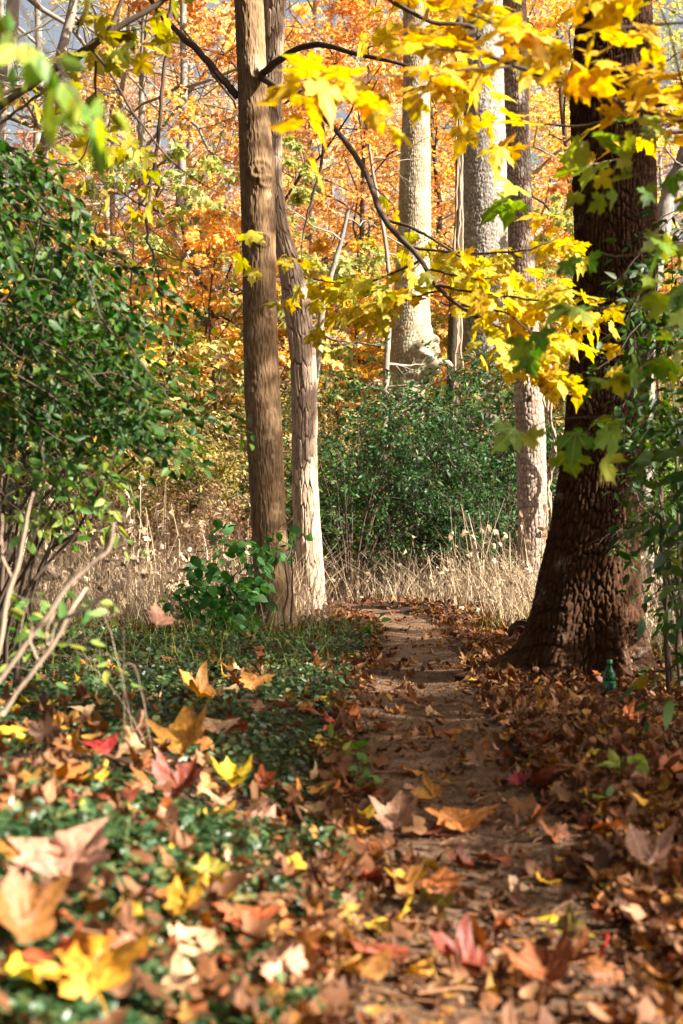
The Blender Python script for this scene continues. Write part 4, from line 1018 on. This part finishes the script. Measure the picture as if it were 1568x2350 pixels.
# ground ivy on the left and its gaps
def ivy_mask(X, Y):
    d = X - pathx(Y)
    return ((d < -.34 - .25 * (fbm(X * 3, Y * 3, o=2) - .5)) | (d > 1.0 + .3 * fbm(X * 2, Y * 2, o=2))) & (fbm(X * 2.2 + 9, Y * 2.2, o=3, s=4) > .34)
n = 80000
D = np.exp(rg.uniform(math.log(1.9), math.log(13.5), n)); X = rg.uniform(-.30, .27, n) * D
k = ivy_mask(X, D) & ((X < pathx(D)) | (rg.uniform(0, 1, n) < .25)); X, D = X[k], D[k]; n = len(X)
hgt = .025 + .17 * sst(.3, .75, fbm(X * 2.2, D * 2.2, o=2, s=8)) * fbm(X * 4, D * 4, o=3, s=2) * rg.uniform(.2, 1, n)
pos = np.column_stack([X, D, gz(X, D) + hgt])
tip = rg.normal(0, 1, (n, 3)); tip[:, 2] *= .4
mb = MB(); put(mb, T_ROUND + T_OVAL, pos, tip, rg.normal(0, .5, (n, 3)) + np.array([0, 0, 1.]), rg.uniform(.012, .034, n) * (1 + .35 * sst(4, 9, D)), rg)
o = mb.build('ground_ivy', M['ivy']); tag(o, 'low mat of small bluish green creeper leaves left of the path', 'ground cover', kind='stuff')

# small litter everywhere, larger leaves on top of it
n = 85000
D = np.exp(rg.uniform(math.log(1.8), math.log(24), n)); X = rg.uniform(-.33, .33, n) * D
d = np.abs(X - pathx(D)); onp = d < .31
keep = (~onp) | (rg.uniform(0, 1, n) < .03 + .16 * sst(.42, .7, fbm(X * 4, D * 3, o=3))); 
keep &= ~((X < pathx(D) - .38) & (D < 12) & (rg.uniform(0, 1, n) < .975 - .08 * sst(.45, .65, fbm(X * 2, D * 2, o=3, s=9)))); keep &= ~((X > pathx(D) + .3) & (rg.uniform(0, 1, n) < .45))
X, D = X[keep], D[keep]; n = len(X)
tip = rg.normal(0, 1, (n, 3)); tip[:, 2] *= .25
mb = MB()
lif = np.where((X < pathx(D) - .35) & (D < 9), rg.uniform(.0, .06, n), rg.uniform(0, .025, n))
put(mb, T_BLOB + T_CRUM, np.column_stack([X, D, gz(X, D) + .012 + lif]), tip, rg.normal(0, .3, (n, 3)) + np.array([0, 0, 1.]), rg.uniform(.012, .05, n) * (1 + .4 * sst(4, 10, D)), rg)
n = 12000
D = np.exp(rg.uniform(math.log(2.4), math.log(26), n)); X = rg.uniform(-.33, .33, n) * D
keep = (np.abs(X - pathx(D)) > .31) | (rg.uniform(0, 1, n) < .03); keep &= ~((X < pathx(D) - .38) & (D < 12) & (rg.uniform(0, 1, n) < .935)); X, D = X[keep], D[keep]; n = len(X)
tip = rg.normal(0, 1, (n, 3)); tip[:, 2] *= .3
put(mb, T_CRUM, np.column_stack([X, D, gz(X, D) + .03 + rg.uniform(0, .03, n) + np.where(X < pathx(D) - .35, .025, 0)]), tip, rg.normal(0, .35, (n, 3)) + np.array([0, 0, 1.]), rg.uniform(.025, .06, n), rg)
nc_ = 14000; D = np.exp(rg.uniform(math.log(2.0), math.log(16), nc_)); X = pathx(D) + rg.normal(0, .24, nc_)
put(mb, T_BLOB + T_QUAD, np.column_stack([X, D, gz(X, D) + .012 + rg.uniform(0, .006, nc_)]), rg.normal(0, 1, (nc_, 3)) * np.array([1, 1, .3]), rg.normal(0, .35, (nc_, 3)) + np.array([0, 0, 1.]), rg.uniform(.005, .018, nc_), rg)
nt_ = 900; D = np.exp(rg.uniform(math.log(2.1), math.log(12), nt_)); X = rg.uniform(-.3, .3, nt_) * D; a_ = rg.uniform(0, 3.14, nt_); ln_ = rg.uniform(.03, .16, nt_)
u_ = np.linspace(-.5, .5, 4)[None]; px_ = X[:, None] + np.cos(a_)[:, None] * u_ * ln_[:, None] + rg.normal(0, .004, (nt_, 4)); py_ = D[:, None] + np.sin(a_)[:, None] * u_ * ln_[:, None]
Ct_ = np.stack([px_, py_, gz(px_, py_) + .012 + rg.uniform(0, .03, (nt_, 1)) + rg.normal(0, .004, (nt_, 4))], -1)
mb.add(*tubes(Ct_, np.repeat(rg.uniform(.001, .003, (nt_, 1)), 4, 1), 4), r=.3)
o = mb.build('leaf_litter', M['litter']); tag(o, 'crumbled brown and rust leaf litter over path and forest floor', 'leaves', kind='stuff')

# ------------------------------------------------------------------ single fallen leaves
def fallen(shape, f, c, k, b, rough, seed):
    V, T, fl = bendz(fan(shape, (0, .36), (.25, .5, .75, 1.), fold=f, cup=c, curl=k, seed=seed, rough=rough), b)
    g2 = np.random.default_rng(seed)
    V = V.copy(); V[:, 2] += g2.normal(0, .022, len(V)); V[:, :2] += g2.normal(0, .012, (len(V), 2))
    # stalk
    s = np.linspace(0, 1, 6)
    C = np.column_stack([.03 * np.sin(s * 3), -.45 * s, .10 * s ** 2])[None]
    TV, TT = tubes(C, np.full((1, 6), .012), 5)
    fl2 = np.column_stack([np.zeros(len(TV)), np.zeros(len(TV)), np.zeros(len(TV))])
    return np.vstack([V, TV]) - np.array([0, .36, 0]), np.vstack([T, TT + len(V)]), np.vstack([fl, fl2])
FS = [fallen(MAPLE, .18, .25, .3, .6, .26, 1), fallen(SYCA, .55, .1, .25, .9, .16, 2), fallen(SYCA, .2, .5, -.3, -.8, .2, 3), fallen(MAPLE, -.35, -.3, .3, 1.2, .2, 4),
      fallen(SYCA, -.15, .6, .35, 1.4, .22, 5), fallen(MAPLE, .7, .2, .1, -.6, .15, 6), fallen(SYCA, .12, .35, .25, .6, .22, 7), fallen(MAPLE, .3, .7, -.35, 1.6, .22, 8)]
SHAPEWORD = ['flat', 'folded', 'cupped', 'drooping', 'tightly curled', 'half folded', 'broad flat', 'crumpled']
cache = {}
def leafmesh(i, c):
    if (i, c) not in cache:
        V, T, fl = FS[i]
        cache[(i, c)] = mesh('fallen_leaf', V, T, M['L' + c], np.full(len(T), ((i * 37) % 10) / 10.), fl, smooth=True)
    return cache[(i, c)]
leaf_used = {}
def put_leaf(x, y, px, c, i, tilt, az, label=None, lift=.03, roll=0.):
    X, D = on_ground(x, y)
    o = obj('fallen_leaf', leafmesh(i, c))
    s = px * D / F / 1.5
    o.location = (X, D, float(gz(X, D)) + lift + s * .3 * abs(math.sin(math.radians(tilt))))
    o.scale = (s * 1.1,) * 3
    tilt *= .7
    o.rotation_euler = (math.radians(tilt), math.radians(roll), math.radians(az))
    WC = {'tan': 'pale tan', 'orange': 'bright orange', 'rust': 'rusty brown', 'red': 'deep red', 'yellow': 'golden yellow', 'olive': 'dull olive-yellow'}[c]
    dpx = X - float(pathx(D))
    if label is None:
        side = 'on the path' if abs(dpx) < .3 else ('left of the path' if dpx < 0 else 'right of the path')
        far = 'at the bottom edge' if D < 2.7 else 'low down' if D < 3.5 else 'below the bare dirt' if D < 4.6 else 'below the oak roots' if D < 6.5 else 'level with the bottle' if D < 8.5 else 'near the maple foot'
        label = '%s %s leaf %s, %s' % (SHAPEWORD[i], WC, side, far)
        if side == 'left of the path': label += ', under the bush' if X < -.17 * D else ', in the creeper'
    if label in leaf_used:
        w = ['away', 'left', 'nearward', 'right'][int(((az + 45) % 360) // 90)]
        label = label.replace(', in the creeper', '').replace(', under the bush', '') + ', tip ' + w
    if label in leaf_used: label = ('smaller ' if s < leaf_used[label] else 'larger ') + label
    leaf_used[label] = s
    tag(o, label, 'leaf', 'single fallen leaves on the ground')
    return o
HERO = [(165, 2085, 240, 'tan', 6, 75, -25, 'biggest fallen leaf, pale tan, tipped up and sunlit at the lower left'),
        (40, 2230, 170, 'rust', 2, 55, 40, 'dark rusty leaf at the left edge below the biggest tan leaf'),
        (110, 2270, 170, 'orange', 6, 15, 10, 'pale orange leaf between the dark rusty leaf and the bottom yellow leaf'),
        (205, 2340, 260, 'yellow', 0, 55, 20, 'large golden yellow leaf cut by the bottom edge'),
        (140, 1945, 120, 'olive', 0, 20, 60, 'olive-yellow leaf just above the biggest tan leaf'),
        (75, 1915, 70, 'yellow', 6, 10, 0, 'small yellow leaf beside the olive-yellow leaf at the left'),
        (265, 1885, 125, 'rust', 4, 35, 15, 'dark brown curled leaf, left one of a touching pair'),
        (415, 1880, 130, 'rust', 5, 40, -30, 'dark brown folded leaf, right one of a touching pair'),
        (528, 1845, 90, 'yellow', 5, 35, 20, 'bright yellow folded leaf on the creeper left of the path'),
        (425, 1765, 130, 'orange', 2, 35, -10, 'large ribbed orange-brown leaf lying on the creeper'),
        (495, 1715, 90, 'tan', 1, 55, 30, 'upright two-lobed tan leaf behind the ribbed orange-brown leaf'),
        (595, 1665, 75, 'tan', 7, 45, 5, 'pinkish crumpled leaf standing up left of the path'),
        (650, 1705, 70, 'red', 6, 20, 15, 'small deep red leaf near the creeper edge'),
        (455, 1640, 95, 'orange', 2, 40, 80, 'cupped orange leaf in the half shade below the maple'),
        (580, 1605, 80, 'rust', 1, 70, 35, 'brown leaf standing on edge in the shade below the maple'),
        (425, 1660, 60, 'yellow', 0, 15, 20, 'small yellow leaf beneath the cupped orange leaf'),
        (215, 1835, 90, 'yellow', 0, 10, 70, 'yellow-orange leaf over the dark brown pair'),
        (230, 1770, 80, 'red', 1, 50, 60, 'red-brown folded leaf at the left among creeper'),
        (90, 1650, 90, 'yellow', 4, 30, 10, 'ochre curled leaf below the leaning weed stems'),
        (765, 1975, 110, 'orange', 6, 25, -50, 'light orange leaf at the left border of the path'),
        (560, 2075, 95, 'tan', 7, 30, 10, 'pinkish tan crumpled leaf in the lower middle'),
        (570, 2185, 150, 'orange', 1, 40, 20, 'deep orange folded leaf in the lower middle'),
        (430, 2170, 120, 'yellow', 5, 30, -60, 'yellow folded leaf in the lower left'),
        (330, 1985, 110, 'olive', 3, 25, 30, 'pale olive drooping leaf right of the biggest tan leaf'),
        (580, 1930, 130, 'tan', 4, 20, 65, 'long curled pinkish leaf on the sunny creeper'),
        (1055, 1925, 150, 'orange', 1, 45, 15, 'tan-orange leaf with a bright upright lobe in the middle of the path'),
        (985, 1935, 80, 'rust', 6, 25, 5, 'brown leaf just left of the bright upright one on the path'),
        (910, 1925, 100, 'tan', 2, 40, -20, 'sunlit tan leaf with a yellow rim at the left side of the path'),
        (1010, 2075, 105, 'orange', 4, 65, -15, 'glowing orange leaf curled upright on the lower path'),
        (1130, 2005, 100, 'rust', 4, 35, 30, 'dark curled leaf with a bright edge on the lower path'),
        (1060, 2025, 70, 'rust', 2, 25, 80, 'small dark cupped leaf on the lower path'),
        (1100, 1722, 55, 'yellow', 6, 8, 10, 'flat orange-yellow leaf in the shaded part of the path'),
        (1035, 1690, 85, 'orange', 3, 15, 85, 'long orange-brown leaf lying across the shaded path'),
        (1190, 1818, 50, 'red', 1, 70, 5, 'small deep red leaf standing on edge right of the path'),
        (1270, 2125, 120, 'yellow', 3, 10, 80, 'wide yellow leaf drooping on the lower right of the path'),
        (1365, 2010, 130, 'tan', 7, 40, -15, 'brown crumpled leaf with a pink lobe at the lower right'),
        (1480, 2030, 130, 'tan', 2, 35, 25, 'pale brown cupped leaf near the right edge'),
        (1290, 1790, 110, 'orange', 0, 12, 35, 'sunlit orange jagged leaf right of the path'),
        (1330, 1860, 75, 'yellow', 0, 20, 75, 'yellow leaf beside green shoots at the right'),
        (1520, 1880, 140, 'yellow', 6, 18, -30, 'orange-yellow broad leaf touching the right edge'),
        (1410, 1930, 110, 'orange', 4, 25, 50, 'pinkish orange curled leaf at the right'),
        (880, 2230, 170, 'rust', 4, 30, -20, 'dark red-brown leaf at the bottom left of the path'),
        (1060, 2270, 140, 'rust', 2, 25, 70, 'rusty leaf at the bottom of the path'),
        (1250, 2290, 150, 'rust', 5, 20, 15, 'rusty half folded leaf at the bottom right'),
        (1500, 2150, 170, 'tan', 6, 20, -40, 'broad tan leaf at the lower right edge'),
        (830, 2310, 150, 'rust', 1, 30, 60, 'dark folded leaf on the bottom edge left of the path'),
        (1130, 2120, 90, 'tan', 3, 15, 30, 'dull tan leaf lying in the middle of the lower path'),
        (650, 1440, 45, 'orange', 2, 40, 30, 'sunlit orange leaf at the foot of the smooth maple'),
        (1265, 1515, 60, 'red', 2, 40, 60, 'bright red leaf at the foot of the oak'),
        (1285, 1545, 50, 'orange', 0, 20, 20, 'orange leaf just in front of the oak roots')]
for h in HERO: put_leaf(h[0], h[1], h[2], h[3], h[4], h[5], h[6], h[7], lift=.05 if h[0] < 850 else .03, roll=prs.uniform(-15, 15))
taken = [(h[0], h[1], h[2]) for h in HERO]
cnt = 0
while cnt < 245:
    y = 1500 + 840 * prs.random() ** .75; x = prs.uniform(0, 1568)
    X, D = on_ground(x, y); dpx = X - float(pathx(D))
    if abs(dpx) < .26 and prs.random() < .75: continue
    if dpx < -.3 and prs.random() < .3: continue
    sz = prs.uniform(.045, .105)
    px = sz * F / D
    if any(math.hypot(x - a, (y - b) * 1.6) < (px + c) * .36 for a, b, c in taken): continue
    taken.append((x, y, px)); cnt += 1
    c = prs.choices(['tan', 'orange', 'rust', 'red', 'yellow', 'olive'], [30, 24, 28, 5, 10, 6])[0]
    put_leaf(x, y, px, c, prs.randrange(8), prs.gauss(0, 32), prs.uniform(0, 360), lift=.05 if dpx < -.3 else .028, roll=prs.gauss(0, 26))
for q, (sx, sy, spx, lb) in enumerate([(1425, 1800, 150, 'broad glossy green seedling in the litter at the right'), (1222, 1765, 60, 'single small bright green seedling beside the path'), (1375, 1870, 90, 'pale green wilting seedling below the glossy green one'), (1460, 1960, 80, 'small dark green seedling near the right edge'),
                                  (1255, 1510, 70, 'thin green seedling standing before the oak roots'), (770, 1770, 120, 'pale green leafy weed at the sunny edge of the path'), (830, 1800, 90, 'small pale weed touching the left border of the path'), (860, 1460, 70, 'yellowish weed tuft at the far bend of the path')]):
    X, D = on_ground(sx, sy); z0 = float(gz(X, D)); g2 = np.random.default_rng(200 + q)
    t = thing('green_seedling', lb, 'seedling', (X, D, z0), 'green seedlings along the path')
    h_ = spx * .62 * D / F; ns = 5
    q0 = np.tile(np.array([[X, D, z0]]), (ns, 1)); dr = norm(np.column_stack([g2.normal(0, .5, ns), g2.normal(0, .5, ns), np.ones(ns)]))
    u_ = np.linspace(0, 1, 5)[None, :, None]; Ct = q0[:, None] + dr[:, None] * u_ * h_ * g2.uniform(.5, 1, (ns, 1, 1)) + g2.normal(0, .004, (ns, 5, 3)) * u_
    mb = MB(); mb.add(*tubes(Ct, np.full((ns, 5), .0015), 4), r=.5); mb.build('stem', M['weed'], t, smooth=True)
    lb_ = MB(); leaf_twigs(lb_, T_ROUND + T_OVAL, Ct, 4, (h_ * .35, h_ * .6), g2, .35, 1., .4, .3); lb_.build('foliage', M['weed'] if q in (2, 5, 6, 7) else M['mgreen'], t)
# a dead leaf caught on a stem
dwl = obj('fallen_leaf', leafmesh(1, 'tan')); dwl.location = P(362, 1415, 4.6); dwl.scale = (.07,) * 3; dwl.rotation_euler = (1.2, .3, .6)
tag(dwl, 'pale dead leaf caught upright above the grass left of the maple', 'leaf', 'single fallen leaves on the ground')

# ------------------------------------------------------------------ bottle, logs
def lathe(prof, seg=40):
    p = np.array(prof); th = np.arange(seg) / seg * 2 * math.pi
    V = np.stack([p[:, 0:1] * np.cos(th), p[:, 0:1] * np.sin(th), np.repeat(p[:, 1:2], seg, 1)], -1).reshape(-1, 3)
    n = len(p); i = np.arange(n - 1)[:, None] * seg + np.arange(seg)[None]; j = np.arange(n - 1)[:, None] * seg + (np.arange(seg)[None] + 1) % seg
    return V, np.stack([i, j, j + seg, i + seg], -1).reshape(-1, 4)
bx_, bD = on_ground(1397, 1606)
bt = thing('plastic_bottle', 'green plastic soda bottle standing between the roots of the oak', 'bottle', (bx_, bD, float(gz(bx_, bD)) - .035))
bt.rotation_euler = (math.radians(-3), math.radians(2), 0)
gl, nt, N, L = nodes('green_plastic'); out = N('OutputMaterial'); bs = N('BsdfPrincipled'); bs.inputs['Base Color'].default_value = (.006, .13, .03, 1); bs.inputs['Roughness'].default_value = .08; bs.inputs['Transmission Weight'].default_value = .45; bs.inputs['IOR'].default_value = 1.4; L(bs.outputs[0], out.inputs[0])
r0 = .034
V, T = lathe([(.0005, .004), (.022, 0), (.030, .006), (r0, .016), (r0, .055), (.0325, .060), (.0325, .132), (r0, .137), (.0335, .150), (.028, .172), (.019, .190), (.0125, .203), (.0115, .215), (.0165, .216), (.0165, .219), (.012, .220), (.012, .226)])
obj('body', mesh('body', V, T, gl, smooth=True), bt)
V, T = lathe([(.0331, .0625), (.0335, .064), (.0335, .128), (.0331, .1295)])
lab = obj('label', mesh('label', V, T, plain('label_green', (.006, .15, .03), .35, .5), smooth=True), bt)
def patch(a0, a1, z0, z1, r, mat, nm):
    a = np.radians(np.linspace(a0, a1, 10)); z = np.linspace(z0, z1, 8); A, Zz = np.meshgrid(a, z)
    sk = .0
    V = np.stack([r * np.cos(A), r * np.sin(A), Zz + sk], -1).reshape(-1, 3); w = 10; i = np.arange(7)[:, None] * w + np.arange(9)[None]
    return obj(nm, mesh(nm, V, np.stack([i, i + 1, i + w + 1, i + w], -1).reshape(-1, 4), mat), lab)
patch(262, 296, .070, .122, .0340, plain('label_navy', (.015, .02, .05), .4), 'logo')
patch(296, 318, .066, .078, .0341, plain('label_white', (.7, .75, .7), .4), 'print_mark')
patch(314, 330, .074, .090, .0342, plain('label_red', (.55, .05, .04), .4), 'print_mark')
patch(226, 240, .088, .116, .0341, plain('label_grey', (.25, .4, .28), .4), 'print_mark')
patch(240, 262, .066, .070, .0341, plain('label_pale', (.4, .6, .4), .4), 'print_mark')
V, T = lathe([(.0142, .220), (.0142, .236), (.013, .2375), (.0005, .238)])
obj('cap', mesh('cap', V, T, plain('cap_green', (.015, .16, .05), .4, .5), smooth=False), bt)

def log(name, label, pts, mat, seed, hollow=None, off=0):
    x, y, D, w = pts[0]
    t = thing(name, label, 'log', P(x, y, D))
    C, R = branch(pts, 50, 20, .006, seed)
    V, T = tubes(C, R * (1 + 0 * R), 24, cap=True)
    g2 = np.random.default_rng(seed); V = V + g2.normal(0, .003, V.shape)
    mb = MB(); mb.add(V, T, r=.5); mb.build('bark', mat, t, smooth=True)
    return t
log('fallen_log', 'pale weathered log lying in the dry stalks at the left edge', [(-60, 1265, 14.2, 34), (10, 1278, 14.2, 32), (75, 1298, 14.1, 30), (140, 1325, 14, 22)], M['palewood'], 3)
lg = log('rotten_log', 'short rotten dark reddish log end poking out behind the oak root', [(1195, 1455, 10.6, 60), (1225, 1450, 11.0, 58), (1300, 1440, 11.8, 50)], M['darkbark'], 4)
mb = MB(); C, R = branch([(1193, 1455, 10.57, 34), (1196, 1454, 10.6, 38)], 3, 12, 0, 1); mb.add(*tubes(C, R, 14, cap=True), r=.9); mb.build('cut_face', plain('rot_red', (.16, .05, .03), .9, .2, 30, (.05, .02, .015)), lg)

# ------------------------------------------------------------------ trees out of the picture on the sunny side, whose crowns shade the middle of the path; dense green ones added to cut sky fill
def shade_tree(label, base, c, rad, n, seed, leafm, size=(.10, .16)):
    g2 = np.random.default_rng(seed)
    t = thing('sycamore_tree', label, 'tree', base)
    c = np.array(c); rad = np.array(rad)
    nb = 26
    d = norm(g2.normal(0, 1, (nb, 3))); tips = c + d * rad * g2.uniform(.6, .95, (nb, 1))
    s = np.linspace(0, 1, 8)[None, :, None]
    hub = np.array([base[0], base[1], c[2] - rad[2] * .8])
    C = hub[None, None] * (1 - s) + tips[:, None] * s + np.array([0, 0, .6]) * s * (1 - s)
    mb = MB(); tk = np.linspace(0, 1, 8)[None, :, None]
    TC = np.array(base)[None, None] * (1 - tk) + np.array([base[0], base[1], c[2] + rad[2] * .5])[None, None] * tk
    mb.add(*tubes(TC, np.linspace(.2, .06, 8)[None], 14), r=.5); mb.add(*tubes(C, np.full((nb, 1), .05) * np.linspace(1, .2, 8)[None], 6), r=.5)
    mb.build('trunk', M['grey'], t, smooth=True)
    k = int(n / 40); cl = norm(g2.normal(0, 1, (k, 3))) * g2.uniform(.05, 1, (k, 1)) ** .4 * rad + c
    pos = (cl[:, None] + g2.normal(0, .24, (k, 40, 3))).reshape(-1, 3)
    lb = MB(); put(lb, T_STAR, pos, g2.normal(0, 1, pos.shape), g2.normal(0, .5, pos.shape) + np.array([0, 0, 1.]), g2.uniform(*size, len(pos)), g2)
    lb.build('crown', leafm, t)
def crown_part(parent, c, rad, n, seed, leafm, size=(.16, .26)):
    g2 = np.random.default_rng(seed); c = np.array(c); rad = np.array(rad)
    b = np.array([parent.location.x, parent.location.y, c[2] - rad[2] * 1.1]); nb = 18
    tips = c + norm(g2.normal(0, 1, (nb, 3))) * rad * g2.uniform(.6, .95, (nb, 1))
    q = np.linspace(0, 1, 8)[None, :, None]
    C = b[None, None] * (1 - q) + tips[:, None] * q + np.array([0, 0, .6]) * q * (1 - q)
    mb = MB()
    mb.add(*tubes(C, np.full((nb, 1), .06) * np.linspace(1, .2, 8)[None], 6), r=.5)
    mb.build('limbs', M['grey'], parent, smooth=True)
    k = int(n / 40); cl = norm(g2.normal(0, 1, (k, 3))) * g2.uniform(.05, 1, (k, 1)) ** .4 * rad + c
    pos = (cl[:, None] + g2.normal(0, .35, (k, 40, 3))).reshape(-1, 3)
    lb = MB(); put(lb, T_STAR, pos, g2.normal(0, 1, pos.shape), g2.normal(0, .5, pos.shape) + np.array([0, 0, 1.]), g2.uniform(*size, len(pos)), g2)
    lb.build('crown', leafm, parent)
crown_part(oak, (.6, 7.4, 11.8), (5.2, 5.0, 2.6), 11000, 71, M['olive'])
crown_part(mp_, (-2.2, 12.2, 12.0), (4.0, 3.6, 2.8), 7000, 72, M['gold'])
crown_part(hk, (-1.2, 17.5, 15.2), (3.2, 3.0, 2.6), 4000, 73, M['gold'])
shade_tree('broad orange tree standing out of view to the right, shading the path', (9.6, 7.0, -.3), (9.4, 6.3, 8.3), (3.0, 2.6, 3.9), 4200, 61, M['orange'])
shade_tree('orange tree standing out of view just beyond the shading orange tree', (9.8, 9.6, -.3), (9.4, 8.7, 9.6), (2.6, .8, 3.4), 1700, 67, M['orange'])
shade_tree('smaller orange tree standing out of view beyond the right edge', (8.6, 2.8, -.3), (8.4, 2.4, 5.0), (2.2, 2.2, 2.0), 4200, 62, M['orange'])
shade_tree('tall orange tree standing out of view to the right beyond the oak', (8.6, 12.6, -.3), (8.4, 12.8, 12.4), (3.0, 3.0, 3.4), 6000, 63, M['orange'])
shade_tree('unseen dense green tree added beyond the left edge to block sky light', (-7.5, 5.0, -.3), (-6.5, 5.5, 6.5), (3.4, 5.0, 4.2), 9000, 64, M['honeydark'], (.16, .26))  # added out of view to block sky fill from the left
shade_tree('unseen dense green tree added behind the camera to block sky light', (-1.5, -7.0, -.3), (-1.5, -6.0, 7.0), (5.0, 3.4, 4.5), 10000, 65, M['honeydark'], (.16, .26))  # unseen, added to block sky fill from behind
shade_tree('unseen dense green tree added over the camera to block sky light', (-3.4, -1.0, -.3), (-2.4, .5, 9.5), (4.4, 4.0, 2.4), 9000, 66, M['honeydark'], (.16, .26))  # unseen canopy added overhead to deepen the shade below
bush('honeysuckle_bush', 'bush just outside the right edge that shades the lower right of the path', (2.0, 3.0, 0), [(1900, 1150), (2900, 1150), (2900, 1700), (2000, 1800)], 2.6, 3.4, 60, M['honey'], T_OVAL, (.05, .08), (-.4, 0, .2), 48, main=8, per=7)
